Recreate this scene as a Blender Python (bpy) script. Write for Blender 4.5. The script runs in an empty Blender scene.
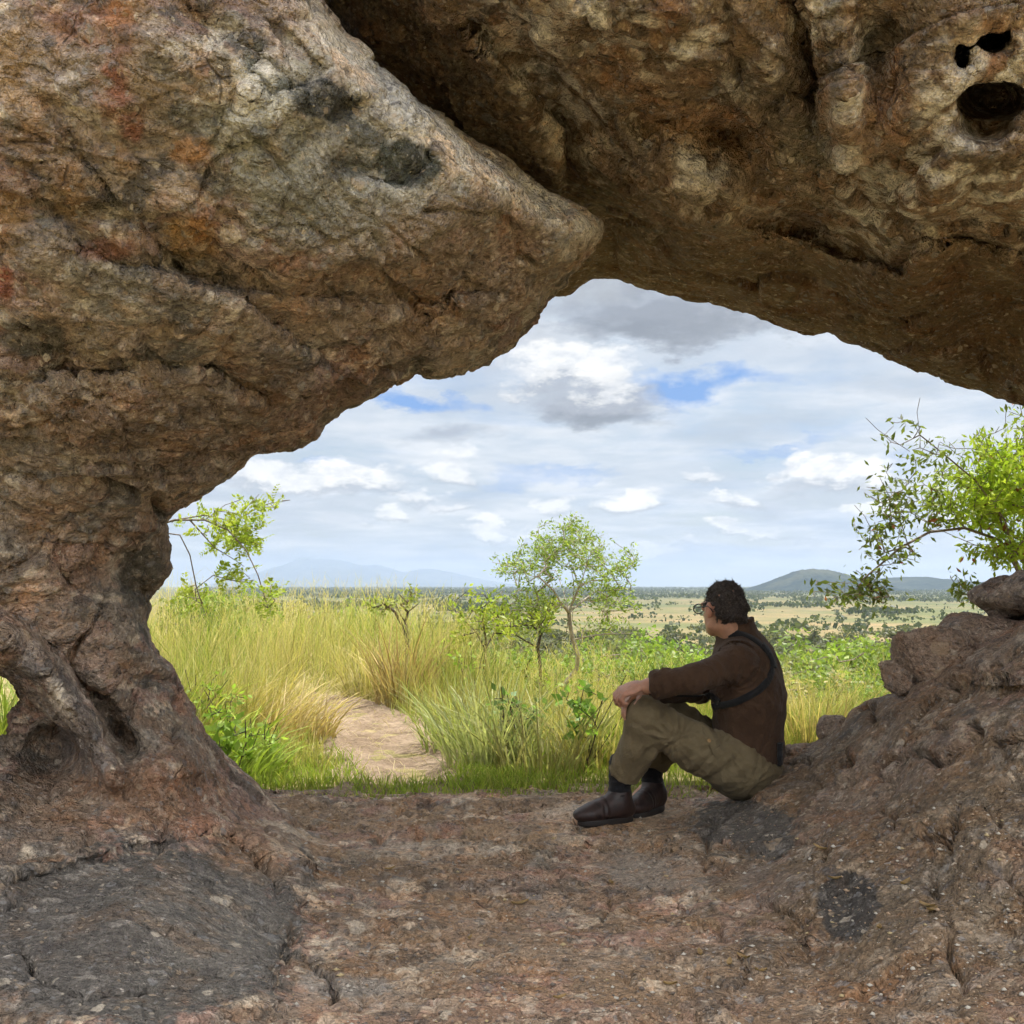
import bpy, math, random, time
import numpy as np
from mathutils import Vector, Matrix
from mathutils.bvhtree import BVHTree
T0 = time.time()
def log(*a): print('[%.1fs]' % (time.time()-T0), *a, flush=True)
sc = bpy.context.scene
COL = sc.collection
f32 = np.float32
RNG = np.random.default_rng(11)

# ------------------------------------------------------------------ camera
F = 1024.0
CAMZ = 0.90
PITCH = math.atan(73.0/1024.0)
CP, SP = math.cos(PITCH), math.sin(PITCH)
cam = bpy.data.cameras.new('camera')
cam.sensor_width = 36; cam.lens = 36.0
cam.clip_start = 0.05; cam.clip_end = 90000
co = bpy.data.objects.new('camera', cam); COL.objects.link(co)
co.location = (0, 0, CAMZ); co.rotation_euler = (math.pi/2+PITCH, 0, 0)
sc.camera = co

def P(px, py, Y):
    """point at forward distance Y (world y) that the photograph shows at (px,py)"""
    px = np.asarray(px, float); py = np.asarray(py, float)
    a = (px-512)/F; b = (512-py)/F
    dy = CP - b*SP; dz = SP + b*CP
    s = Y/dy
    return np.stack(np.broadcast_arrays(a*s, Y, CAMZ+dz*s), -1)
def PX(p):
    p = np.asarray(p)
    x, y, z = p[..., 0], p[..., 1], p[..., 2]-CAMZ
    d = y*CP+z*SP; u = -y*SP+z*CP
    return 512+F*x/d, 512-F*u/d

# ------------------------------------------------------------------ noise
def _hash(ix, iy, iz, seed):
    h = (ix.astype(np.uint32)*np.uint32(374761393)+iy.astype(np.uint32)*np.uint32(668265263)
         + iz.astype(np.uint32)*np.uint32(2147483647)+np.uint32((seed*1274126177) & 0xffffffff))
    h = (h ^ (h >> np.uint32(13)))*np.uint32(1274126177)
    h = (h ^ (h >> np.uint32(16)))*np.uint32(2246822519)
    return h ^ (h >> np.uint32(15))
def _grad(h, x, y, z):
    g = h & np.uint32(15)
    u = np.where(g < 8, x, y)
    v = np.where(g < 4, y, np.where((g == 12) | (g == 14), x, z))
    return np.where(g & 1, -u, u)+np.where(g & 2, -v, v)
def perlin(p, seed=0):
    p = np.asarray(p, f32); sh = p.shape[:-1]; p = p.reshape(-1, 3)
    i = np.floor(p).astype(np.int64); fr = (p-i).astype(f32)
    w = fr*fr*fr*(fr*(fr*6-15)+10)
    i = i.astype(np.int32)
    out = 0
    for dx in (0, 1):
        wx = w[:, 0] if dx else 1-w[:, 0]
        for dy in (0, 1):
            wy = w[:, 1] if dy else 1-w[:, 1]
            for dz in (0, 1):
                wz = w[:, 2] if dz else 1-w[:, 2]
                h = _hash(i[:, 0]+dx, i[:, 1]+dy, i[:, 2]+dz, seed)
                out = out+wx*wy*wz*_grad(h, fr[:, 0]-dx, fr[:, 1]-dy, fr[:, 2]-dz)
    return out.reshape(sh)
def fbm(p, oct=4, gain=.5, seed=0, ridge=False):
    p = np.asarray(p, f32); s = 0; a = 1.0
    for o in range(oct):
        n = perlin(p*(2.03**o)+o*17.3, seed+o)
        if ridge: n = 1-2*np.abs(n)
        s = s+a*n; a *= gain
    return s
def chips(p, scale, seed, tilt=.6):
    """faceted, chipped relief: each cell is a tilted plane; returns (height, edge distance)"""
    q = np.asarray(p, f32)*scale
    i = np.floor(q).astype(np.int32); n = len(q)
    b1 = np.full(n, 9e9, f32); b2 = np.full(n, 9e9, f32); hv = np.zeros(n, f32)
    for dx in (-1, 0, 1):
        for dy in (-1, 0, 1):
            for dz in (-1, 0, 1):
                c = i+np.array([dx, dy, dz], np.int32)
                h = _hash(c[:, 0], c[:, 1], c[:, 2], seed)
                r = np.stack([(h & np.uint32(1023)), (h >> np.uint32(10)) & np.uint32(1023), (h >> np.uint32(20)) & np.uint32(1023)], -1).astype(f32)/1023
                d = q-(c+.5+(r-.5)*.9)
                dd = (d*d).sum(-1)
                h2 = _hash(c[:, 1], c[:, 2], c[:, 0], seed+7)
                t = np.stack([(h2 & np.uint32(255)), (h2 >> np.uint32(8)) & np.uint32(255), (h2 >> np.uint32(16)) & np.uint32(255)], -1).astype(f32)/127.5-1
                off = ((h2 >> np.uint32(24)) & np.uint32(255)).astype(f32)/255-.5
                val = (d*t).sum(-1)*tilt+off*.7
                m = dd < b1
                b2 = np.where(m, b1, np.minimum(b2, dd)); b1 = np.where(m, dd, b1); hv = np.where(m, val, hv)
    return hv, np.sqrt(b2)-np.sqrt(b1)
def sst(a, b, x):
    t = np.clip((x-a)/(b-a), 0, 1); return t*t*(3-2*t)

# ------------------------------------------------------------------ meshes
def make_mesh(name, V, faces, smooth=True, mat=None, attrs=None):
    """faces: list of arrays (n,3)/(n,4) index arrays"""
    V = np.ascontiguousarray(V, f32)
    if isinstance(faces, np.ndarray): faces = [faces]
    faces = [np.asarray(f, np.int32) for f in faces if len(f)]
    me = bpy.data.meshes.new(name)
    nl = sum(f.size for f in faces); nf = sum(len(f) for f in faces)
    me.vertices.add(len(V)); me.vertices.foreach_set('co', V.ravel())
    me.loops.add(nl); me.polygons.add(nf)
    me.loops.foreach_set('vertex_index', np.concatenate([f.ravel() for f in faces]))
    starts = []; s = 0
    for f in faces:
        starts.append(s+np.arange(len(f))*f.shape[1]); s += f.size
    me.polygons.foreach_set('loop_start', np.concatenate(starts).astype(np.int32))
    if smooth: me.polygons.foreach_set('use_smooth', np.ones(nf, bool))
    me.update(calc_edges=True)
    for k, a in (attrs or {}).items():
        a = np.asarray(a, f32)
        if a.ndim == 2:
            at = me.color_attributes.new(k, 'FLOAT_COLOR', 'POINT')
            if a.shape[1] == 3: a = np.concatenate([a, np.ones((len(a), 1), f32)], 1)
            at.data.foreach_set('color', np.ascontiguousarray(a).ravel())
        else:
            at = me.attributes.new(k, 'FLOAT', 'POINT'); at.data.foreach_set('value', a)
    if mat: me.materials.append(mat)
    return me
def tag(o, label=None, cat=None, group=None, kind=None):
    if label: o['label'] = label
    if cat: o['category'] = cat
    if group: o['group'] = group
    if kind: o['kind'] = kind
    return o
def obj(name, me, parent=None, **kw):
    o = bpy.data.objects.new(name, me); COL.objects.link(o)
    if parent is not None: o.parent = parent
    return tag(o, **kw)
def empty(name, loc=(0, 0, 0), **kw):
    o = bpy.data.objects.new(name, None); COL.objects.link(o); o.location = [float(c) for c in loc]
    return tag(o, **kw)

def surface_nets(Fv):
    """Fv>0 solid. returns verts in index space, quads (outward facing)"""
    S = Fv > 0
    nx, ny, nz = S.shape
    cnt = np.zeros((nx-1, ny-1, nz-1), np.uint8)
    for a in (0, 1):
        for b in (0, 1):
            for c in (0, 1):
                cnt += S[a:nx-1+a, b:ny-1+b, c:nz-1+c]
    act = (cnt > 0) & (cnt < 8)
    idx = np.full(act.shape, -1, np.int32)
    I = np.argwhere(act); idx[act] = np.arange(len(I))
    acc = np.zeros((len(I), 3)); num = np.zeros(len(I))
    for ax in range(3):
        o = [k for k in range(3) if k != ax]
        for a in (0, 1):
            for b in (0, 1):
                A = I.copy(); A[:, o[0]] += a; A[:, o[1]] += b
                B = A.copy(); B[:, ax] += 1
                fa = Fv[A[:, 0], A[:, 1], A[:, 2]]; fb = Fv[B[:, 0], B[:, 1], B[:, 2]]
                m = (fa > 0) != (fb > 0)
                t = np.where(m, fa/np.where(m, fa-fb, 1), 0)
                pt = A.astype(float); pt[:, ax] += t
                acc += pt*m[:, None]; num += m
    V = acc/num[:, None]
    quads = []
    for ax in range(3):
        o = [k for k in range(3) if k != ax]
        sl0 = [slice(None)]*3; sl1 = [slice(None)]*3
        sl0[ax] = slice(0, -1); sl1[ax] = slice(1, None)
        for k in o: sl0[k] = slice(1, -1); sl1[k] = slice(1, -1)
        s0 = S[tuple(sl0)]; s1 = S[tuple(sl1)]
        E = np.argwhere(s0 != s1)
        inside = s0[E[:, 0], E[:, 1], E[:, 2]]
        E[:, o[0]] += 1; E[:, o[1]] += 1
        def cell(da, db):
            C = E.copy(); C[:, o[0]] -= da; C[:, o[1]] -= db
            return idx[C[:, 0], C[:, 1], C[:, 2]]
        q = np.stack([cell(1, 1), cell(0, 1), cell(0, 0), cell(1, 0)], -1)
        flip = ~inside if ax != 1 else inside
        q[flip] = q[flip][:, ::-1]
        quads.append(q)
    return V, np.concatenate(quads)
def edges_of(Q):
    E = np.concatenate([Q[:, [i, (i+1) % Q.shape[1]]] for i in range(Q.shape[1])]); E.sort(1)
    return np.unique(E, axis=0)
def smooth_verts(V, Q, it=1, lam=.5):
    E = edges_of(Q); n = len(V)
    deg = np.bincount(E.ravel(), minlength=n)[:, None]
    for _ in range(it):
        S = np.stack([np.bincount(E[:, 0], V[E[:, 1], k], n)+np.bincount(E[:, 1], V[E[:, 0], k], n) for k in range(3)], -1)
        V = V+lam*(S/np.maximum(deg, 1)-V)
    return V
def subdivide(V, Q):
    n = len(V)
    E = np.concatenate([Q[:, [i, (i+1) % 4]] for i in range(4)]); E.sort(1)
    key = E[:, 0].astype(np.int64)*n+E[:, 1]
    uk, inv = np.unique(key, return_inverse=True)
    mid = .5*(V[uk//n]+V[uk % n])
    ctr = V[Q].mean(1); m = len(Q)
    e = inv.reshape(4, m)+n; c = np.arange(m)+n+len(uk)
    NQ = np.concatenate([np.stack([Q[:, i], e[i], c, e[(i+3) % 4]], -1) for i in range(4)])
    # keep parent id order: face j of block i comes from quad j
    return np.concatenate([V, mid, ctr]), NQ.astype(np.int32), np.tile(np.arange(m), 4)
def vnormals(V, Q):
    a = V[Q[:, 2]]-V[Q[:, 0]]; b = V[Q[:, 3 if Q.shape[1] == 4 else 1]]-V[Q[:, 1 if Q.shape[1] == 4 else 0]]
    N = np.cross(a, b)
    out = np.stack([sum(np.bincount(Q[:, i], N[:, k], len(V)) for i in range(Q.shape[1])) for k in range(3)], -1)
    return out/np.maximum(np.linalg.norm(out, axis=1, keepdims=True), 1e-12)

def poly_sd(poly, X, Y):
    """signed distance (px), positive inside"""
    p = np.asarray(poly, float); q = np.roll(p, -1, 0)
    best = np.full(X.shape, 1e18); ins = np.zeros(X.shape, bool)
    for (x0, y0), (x1, y1) in zip(p, q):
        ex, ey = x1-x0, y1-y0
        t = np.clip(((X-x0)*ex+(Y-y0)*ey)/(ex*ex+ey*ey+1e-9), 0, 1)
        d = (X-x0-t*ex)**2+(Y-y0-t*ey)**2
        best = np.minimum(best, d)
        if y0 != y1:
            c = (y0 > Y) != (y1 > Y)
            ins ^= c & (X < (x1-x0)*(Y-y0)/(y1-y0)+x0)
    d = np.sqrt(best)
    return np.where(ins, d, -d)
def line_d(pts, X, Y):
    best = np.full(X.shape, 1e18)
    for (x0, y0), (x1, y1) in zip(pts[:-1], pts[1:]):
        ex, ey = x1-x0, y1-y0
        t = np.clip(((X-x0)*ex+(Y-y0)*ey)/(ex*ex+ey*ey+1e-9), 0, 1)
        best = np.minimum(best, (X-x0-t*ex)**2+(Y-y0-t*ey)**2)
    return np.sqrt(best)
def tps(ctrl, X, Y):
    c = np.asarray(ctrl, float); xy = c[:, :2]/500; v = c[:, 2]
    def U(r2): return np.where(r2 > 0, r2*np.log(r2+1e-12), 0)
    n = len(c); D = ((xy[:, None]-xy[None])**2).sum(-1)
    A = np.zeros((n+3, n+3)); A[:n, :n] = U(D)+np.eye(n)*2e-3
    A[:n, n] = 1; A[:n, n+1:] = xy; A[n, :n] = 1; A[n+1:, :n] = xy.T
    w = np.linalg.solve(A, np.concatenate([v, [0, 0, 0]]))
    x = X/500; y = Y/500; out = w[n]+w[n+1]*x+w[n+2]*y
    for i in range(n): out = out+w[i]*U((x-xy[i, 0])**2+(y-xy[i, 1])**2)
    return out

# ------------------------------------------------------------------ material helpers
class NT:
    def __init__(s, name):
        s.m = bpy.data.materials.new(name); s.m.use_nodes = True
        s.t = s.m.node_tree; s.t.nodes.clear()
        s.out = s.n('ShaderNodeOutputMaterial')
    def n(s, typ, ins=None, **kw):
        nd = s.t.nodes.new(typ)
        for k, v in kw.items(): setattr(nd, k, v)
        for k, v in (ins or {}).items():
            if isinstance(v, bpy.types.NodeSocket): s.t.links.new(v, nd.inputs[k])
            else: nd.inputs[k].default_value = v
        return nd
    def noise(s, vec, scale, detail=4, rough=.55, dist=0, out='Fac'):
        return s.n('ShaderNodeTexNoise', {'Vector': vec, 'Scale': scale, 'Detail': detail, 'Roughness': rough, 'Distortion': dist}).outputs[out]
    def ramp(s, fac, stops, interp='LINEAR'):
        r = s.n('ShaderNodeValToRGB', {'Fac': fac}); e = r.color_ramp; e.interpolation = interp
        while len(e.elements) > 1: e.elements.remove(e.elements[-1])
        for i, (p, c) in enumerate(stops):
            el = e.elements[0] if i == 0 else e.elements.new(p)
            el.position = p
            el.color = (c, c, c, 1) if isinstance(c, (int, float)) else (*c, 1)
        return r.outputs['Color']
    def mix(s, fac, a, b, mode='MIX'):
        m = s.n('ShaderNodeMix', data_type='RGBA', blend_type=mode, clamp_factor=True)
        for k, v in ((0, fac), (6, a), (7, b)):
            if isinstance(v, bpy.types.NodeSocket): s.t.links.new(v, m.inputs[k])
            elif k == 0: m.inputs[0].default_value = v
            else: m.inputs[k].default_value = (*v, 1) if len(v) == 3 else v
        return m.outputs[2]
    def math(s, op, a, b=0.0, c=0.0):
        return s.n('ShaderNodeMath', {0: a, 1: b, 2: c}, operation=op).outputs[0]
    def attr(s, name, out='Color'): return s.n('ShaderNodeAttribute', attribute_name=name).outputs[out]
    def surf(s, sh): s.t.links.new(sh, s.out.inputs['Surface']); return s.m
def principled(nt, **kw):
    return nt.n('ShaderNodeBsdfPrincipled', {k.replace('_', ' '): v for k, v in kw.items()}).outputs[0]
# ================================================================== ROCK
WIN = [(-90, 650), (0, 671), (14, 681), (23, 697), (20, 706), (12, 715), (9, 742), (-90, 760)]
polyA = [(-900, -900), (240, -900), (298, -60), (316, 0), (345, 36), (378, 62), (404, 80), (430, 108), (470, 138), (505, 163), (540, 188),
         (578, 210), (600, 226), (599, 238), (588, 255), (566, 280), (547, 297), (536, 318), (513, 344), (492, 357), (470, 369), (440, 376),
         (416, 374), (395, 386), (370, 399), (345, 409), (324, 424), (318, 438), (303, 447), (272, 446), (250, 452), (239, 466), (226, 482),
         (206, 496), (182, 510), (168, 517), (140, 560), (60, 600), (-900, 640)]
polyB = [(100, -900), (200, -100), (300, 60), (420, 190), (520, 270), (556, 294), (576, 288), (596, 278), (614, 277), (640, 288), (664, 291), (690, 296), (716, 302), (742, 309),
         (770, 319), (790, 329), (812, 333), (824, 330), (850, 341), (900, 358), (940, 373), (980, 390), (1024, 408), (1090, 438),
         (1150, 476), (1200, 530), (1230, 640), (1240, 800), (1900, 800), (1900, -900)]
polyC = [(-900, 470), (60, 470), (130, 490), (166, 512), (168, 532), (172, 546), (163, 575), (152, 600), (144, 622), (146, 640), (157, 655), (171, 667), (178, 684),
         (188, 700), (193, 716), (206, 735), (226, 757), (252, 783), (284, 815), (312, 846), (332, 880), (344, 930), (338, 990), (335, 1400), (-900, 1400)]
polyE = [(560, 1400), (585, 1000), (610, 900), (650, 838), (690, 806), (712, 796), (742, 790), (762, 776), (782, 758), (800, 748), (816, 741), (836, 728), (852, 712), (870, 700),
         (886, 692), (905, 688), (930, 672), (960, 655), (985, 640), (1024, 618), (1100, 585), (1250, 520), (1900, 450), (1900, 1400)]
ctA = [(0, 0, 1.95), (150, 0, 1.9), (300, 0, 2.05), (0, 150, 2.05), (150, 130, 2.0), (300, 120, 2.05), (400, 130, 2.25), (0, 300, 2.3), (150, 270, 2.22), (300, 230, 2.22),
       (430, 200, 2.35), (520, 230, 2.6), (590, 235, 2.85), (540, 290, 2.95), (430, 320, 2.75), (300, 340, 2.5), (150, 380, 2.5), (0, 420, 2.6), (300, 420, 2.9), (200, 480, 3.05),
       (60, 490, 2.85), (-300, 0, 2.0), (-300, 400, 2.6), (-600, 200, 2.2), (100, -350, 1.75), (-300, -350, 1.8), (350, -300, 1.9), (100, -800, 1.5), (-600, -800, 1.6), (-800, 600, 2.9)]
ceA = [(320, 0, 2.3), (600, 228, 3.0), (540, 310, 3.25), (320, 436, 3.3), (165, 520, 3.4), (300, -400, 2.1), (-600, 640, 3.3), (-600, -800, 2.4)]
ctB = [(320, -20, 2.75), (420, 60, 2.8), (500, 120, 2.95), (560, 180, 3.15), (620, 230, 3.75), (590, 260, 4.1), (430, 0, 2.45), (540, 60, 2.5), (540, 0, 2.25), (600, 130, 2.75), (640, 200, 3.1),
       (700, 0, 2.15), (690, 80, 2.4), (720, 140, 2.75), (770, 100, 2.45), (700, 210, 2.85), (760, 220, 3.0), (840, 60, 2.3), (840, 160, 2.55), (900, 230, 2.75), (905, 270, 2.95), (830, 270, 3.5), (740, 270, 3.75), (660, 265, 4.0),
       (960, 60, 2.15), (1000, 20, 2.1), (1010, 150, 2.3), (960, 190, 2.35), (930, 240, 2.75), (1024, 240, 2.7), (960, 270, 3.25), (1024, 290, 3.3), (920, 320, 3.65), (1024, 370, 3.75),
       (700, -300, 1.9), (1000, -300, 1.85), (1300, 0, 2.0), (1300, 300, 2.6), (1300, 600, 3.0), (1600, 300, 2.3), (700, -800, 1.6), (1600, -700, 1.6), (1800, 700, 2.6)]
ceB = [(560, 292, 4.65), (700, 300, 4.6), (850, 341, 4.45), (1024, 408, 4.25), (1200, 530, 4.0), (1240, 800, 3.6), (300, 60, 4.2), (700, -500, 4.2), (1600, -500, 4)]
ctC = [(60, 500, 3.05), (130, 520, 3.2), (120, 570, 3.22), (60, 570, 3.05), (0, 560, 2.95), (0, 640, 3.05), (60, 650, 3.1), (110, 640, 3.18), (150, 690, 3.28), (90, 710, 3.08), (60, 745, 3.3), (0, 770, 3.1), (110, 780, 3.1),
       (160, 760, 3.15), (200, 780, 3.3), (250, 830, 3.3), (150, 830, 2.95), (60, 820, 2.85), (0, 830, 2.75), (40, 900, 2.45), (130, 880, 2.55), (220, 900, 2.6), (290, 890, 2.9), (315, 940, 2.6), (250, 960, 2.3), (130, 980, 2.12),
       (0, 980, 2.05), (0, 1040, 1.88), (180, 1040, 1.93), (300, 1040, 2.03), (-300, 700, 2.9), (-300, 1000, 1.9), (-600, 800, 2.4), (0, 1250, 1.4), (300, 1300, 1.38), (-600, 1300, 1.3)]
ceC = [(165, 520, 3.45), (145, 630, 3.5), (190, 710, 3.55), (250, 785, 3.9), (320, 850, 3.5), (344, 930, 2.9), (335, 1040, 2.25), (335, 1400, 1.4), (-600, 500, 3.5), (-600, 1400, 2)]
ctE = [(600, 1000, 2.24), (620, 900, 2.95), (660, 850, 3.42), (700, 820, 3.7), (728, 798, 3.92), (700, 860, 3.2), (760, 800, 3.75), (790, 775, 3.85), (740, 840, 3.4), (800, 800, 3.45), (850, 745, 3.65), (900, 700, 3.5), (950, 660, 3.4), (1000, 625, 3.3),
       (700, 920, 2.72), (800, 880, 2.75), (860, 830, 2.9), (850, 790, 3.25), (940, 760, 2.98), (1024, 700, 2.88), (1024, 800, 2.58), (930, 880, 2.5), (800, 960, 2.36), (1024, 900, 2.28), (900, 960, 2.24), (700, 1040, 1.99), (850, 1040, 1.97),
       (1024, 1040, 1.93), (1300, 600, 2.85), (1300, 900, 2.15), (1700, 700, 2.4), (700, 1300, 1.33), (1024, 1300, 1.30), (1700, 1300, 1.25)]
ceE = [(690, 806, 4.2), (742, 790, 4.25), (782, 758, 4.25), (870, 700, 4.05), (950, 636, 3.9), (1024, 590, 3.75), (1300, 520, 3.5), (1900, 450, 3.3), (650, 838, 3.7), (610, 900, 3.0), (585, 1000, 2.3), (560, 1400, 1.35)]
def floor_h(x, y):
    p = np.stack([x, y, np.zeros_like(x)], -1)
    h = .025*perlin(p*1.1, 5)+.018*perlin(p*2.7, 6)
    h = h+.02-.02*sst(2.0, 3.5, y)
    h = h+.05*sst(-.1, -.9, x)*sst(4.9, 3.2, y)
    # flat under the boots
    w = np.exp(-(((x-.42)/.35)**2+((y-4.05)/.3)**2)*1.2)
    h = h*(1-w)+w*.006
    return h
def floor_back(x): return 4.66+.10*np.sin(x*2.3+.4)+.06*np.sin(x*6.1)-.10*sst(-.9, -2, x)
def build_rock():
    du = 5.0; u = np.arange(-330, 1365, du); v = np.arange(-420, 1260, du)
    w = np.arange(math.log(1.12), math.log(8.2), .0078)
    U, Vv = np.meshgrid(u, v, indexing='ij')
    Pp = np.stack([U/110, Vv/110, 0*U], -1)
    jit = 3.0*perlin(Pp*2.3, 3)+2.0*perlin(Pp*6, 4)
    wig = np.stack([U/100, Vv/100, 0*U+3], -1)
    def mass(poly, ct, ce, Rf, Rb, back, hole=None, rough=.02):
        d = poly_sd(poly, U, Vv)+jit
        if hole is not None: d = np.minimum(d, -(poly_sd(hole, U, Vv))+jit*.6)
        wf = np.log(np.maximum(tps(ct, U, Vv), 1.0))+rough*fbm(wig, 2, .5, 8)
        wm = np.log(tps(ce, U, Vv)); wf = np.minimum(wf, wm-.01)
        def prof(t): t = np.clip(t, 0, 1); return np.sqrt(1-(1-t)**2)
        f = wm-(wm-wf)*prof(d/Rf)
        b = wm+back*prof(d/Rb)
        out = d*.002
        return f, b, out
    A = mass(polyA, ctA, ceA, 50, 150, .32)
    B = mass(polyB, ctB, ceB, 22, 150, .27)
    C = mass(polyC, ctC, ceC, 40, 60, .16, WIN)
    E = mass(polyE, ctE, ceE, 34, 90, .35)
    # A's upper-right ridge is sharp: thin rounding there
    rd = line_d([(298, -60), (316, 0), (345, 36), (404, 80), (470, 138), (540, 188), (600, 226)], U, Vv)
    dA = poly_sd(polyA, U, Vv)
    ctAmap = np.log(np.maximum(tps(ctA, U, Vv), 1.0))
    # sculpted relief on the face maps (log depth offsets, + is away)
    def g(cx, cy, rx, ry, ang=0):
        a = math.radians(ang); X = U-cx; Y = Vv-cy
        return np.exp(-(((X*math.cos(a)+Y*math.sin(a))/rx)**2+((-X*math.sin(a)+Y*math.cos(a))/ry)**2))
    CR = []
    def crack(pts, wd, dp):
        CR.append((pts, max(2.6, wd*.6), dp*1.25)); return 0
    def ledge(pts, wd, dp):
        """step: one side of the polyline is pushed back"""
        Xw = U+6*perlin(wig*2.5, 31); Yw = Vv+6*perlin(wig*2.5, 32)
        best = np.full(U.shape, 1e9); sgn = np.zeros(U.shape)
        for (x0, y0), (x1, y1) in zip(pts[:-1], pts[1:]):
            ex, ey = x1-x0, y1-y0; L = math.hypot(ex, ey)
            t = np.clip(((Xw-x0)*ex+(Yw-y0)*ey)/(L*L), 0, 1)
            d = np.hypot(Xw-x0-t*ex, Yw-y0-t*ey); c = (ex*(Yw-y0)-ey*(Xw-x0))/L
            m = d < best; best = np.where(m, d, best); sgn = np.where(m, c, sgn)
        s = sst(0, 5, sgn)*np.exp(-np.maximum(best-3, 0)/wd)
        return 1.5*dp*s
    rA = (crack([(60, 60), (110, 130), (150, 180), (230, 260), (290, 300)], 5, .012)+ledge([(300, 40), (335, 75), (300, 95)], 30, .02)
          + ledge([(345, 372), (300, 352), (230, 300), (130, 270)], 40, .022)+ledge([(470, 300), (380, 310), (280, 300), (200, 285)], 35, .02)
          + ledge([(250, 395), (210, 372), (130, 372), (60, 380)], 25, .022)+ledge([(440, 235), (400, 255), (350, 262), (300, 290)], 30, -.015)
          + ledge([(310, 128), (345, 100), (395, 95), (430, 135), (436, 170), (400, 190), (350, 178)], 26, .014)
          + crack([(0, 470), (60, 482), (130, 490), (165, 500)], 6, .035)+ledge([(0, 320), (40, 305), (75, 330)], 20, .016)
          + crack([(430, 200), (470, 220), (540, 250)], 4, .012)+ledge([(220, 20), (270, 60), (240, 110)], 25, .018)+.02*g(190, 260, 45, 30)-.02*g(120, 60, 70, 45)
          + ledge([(560, 235), (500, 270), (420, 330), (330, 395)], 30, .012)-.03*g(310, 385, 26, 12, 30))
    rB = (ledge([(880, 150), (800, 205), (700, 205), (640, 175), (600, 130), (540, 60), (520, 0)], 60, -.02)
          + .07*g(735, 130, 45, 34, 30)+.05*g(655, 120, 30, 22)+ledge([(800, 0), (822, 60), (836, 130), (840, 150)], 26, .05)
          - .03*g(780, 60, 30, 60)+.05*g(875, 60, 30, 50)-.05*g(845, 100, 18, 70)+ledge([(1060, 262), (960, 245), (925, 243), (905, 275), (860, 262), (790, 240)], 60, .045)
          - .05*g(925, 200, 34, 28)-.03*g(1000, 150, 40, 18)+.03*g(760, 190, 40, 14, -15)+.05*g(560, 120, 24, 40, -30)-.05*g(500, 70, 18, 50, -35)
          + .04*g(600, 60, 60, 30)-.03*g(650, 20, 50, 20)+ledge([(560, 210), (560, 130), (520, 80), (470, 40)], 30, .03)
          + crack([(940, 130), (905, 180), (890, 220)], 10, .02))
    rC = (ledge([(36, 650), (60, 690), (85, 725), (112, 775)], 28, -.0)+.025*g(50, 748, 26, 22)-.075*line_gauss([(0, 640), (45, 672), (80, 720), (112, 778)], 14, U, Vv)+.05*line_gauss([(70, 668), (100, 705), (128, 745)], 9, U, Vv)
          + .03*g(130, 575, 16, 28)+ledge([(172, 690), (140, 690), (120, 740)], 20, .015)+crack([(110, 520), (98, 560), (100, 600), (70, 650)], 5, .025)
          + crack([(240, 850), (270, 870), (295, 905), (300, 940), (335, 985)], 6, .03)+crack([(120, 776), (132, 810), (118, 850), (90, 860)], 5, .012)
          + ledge([(240, 850), (180, 838), (125, 850), (60, 870), (0, 885)], 30, -.013)+crack([(20, 950), (60, 985), (100, 1000), (180, 985), (280, 965), (300, 945)], 5, .014)
          + ledge([(145, 640), (160, 660), (185, 680)], 16, -.02)+.03*g(150, 590, 20, 14)-.03*g(80, 560, 16, 22))
    rE = (crack([(700, 850), (706, 835), (740, 808), (790, 800)], 5, .012)+ledge([(690, 800), (706, 830), (760, 850), (780, 815)], 30, .012)
          + crack([(790, 760), (830, 775), (900, 750), (960, 745), (1024, 740)], 6, .022)+crack([(845, 690), (870, 720), (940, 715), (1000, 760)], 5, .018)
          + ledge([(1024, 690), (960, 680), (920, 670), (890, 690)], 30, -.02)+.03*g(640, 900, 50, 16)+crack([(975, 800), (930, 890), (960, 1024)], 6, .013)
          + crack([(840, 860), (900, 840), (960, 850)], 5, .014)+.03*g(845, 905, 24, 28)-.02*g(700, 880, 40, 20)+ledge([(700, 1010), (800, 940), (720, 900), (620, 880)], 24, .012)
          - .03*g(740, 760+25, 40, 18)+crack([(905, 660), (960, 690), (1024, 650)], 5, .02))
    for c_ in ([(345, 870), (420, 880), (500, 872), (560, 880)], [(300, 815), (400, 835), (520, 838), (640, 850)], [(360, 905), (430, 925), (470, 960), (560, 975)], [(620, 880), (600, 930), (640, 980), (700, 1005)],
               [(200, 540), (240, 590), (250, 650)], [(190, 700), (165, 740), (190, 790)], [(720, 905), (745, 950), (735, 1000)], [(700, 910), (760, 905), (800, 930)], [(880, 760), (890, 820), (870, 860)], [(830, 860), (800, 830), (760, 850)],
               [(20, 120), (80, 150), (130, 200), (160, 260)], [(200, 190), (250, 240), (300, 255), (350, 300)], [(90, 330), (150, 345), (230, 350)], [(380, 220), (420, 260), (500, 285)], [(250, 120), (280, 170), (270, 220)],
               [(460, 820), (540, 812), (600, 822)], [(380, 800), (450, 806), (520, 800)], [(980, 640), (940, 700), (880, 730)], [(1000, 820), (980, 870), (1024, 920)]): crack(c_, 4, .006)
    A = (A[0]+rA*sst(5, 60, dA), A[1], A[2])
    B = (B[0]+rB, B[1], B[2]); C = (C[0]+rC, C[1], C[2]); E = (E[0]+rE, E[1], E[2])
    nz = len(w); Fv = np.empty((len(u), len(v), nz), f32); 
    a_ = (U-512)/F; b_ = (512-Vv)/F; sy = CP-b_*SP; ax = a_/sy; az = (SP+b_*CP)/sy
    holes = [(960, 55, 14, 19, 2.15), (993, 41, 21, 18, 2.13), (990, 100, 40, 24, 2.22), (985, 126, 34, 22, 2.1)]
    lab = lambda arr: np.argmax(np.stack(arr), 0)
    fields = {}
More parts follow.
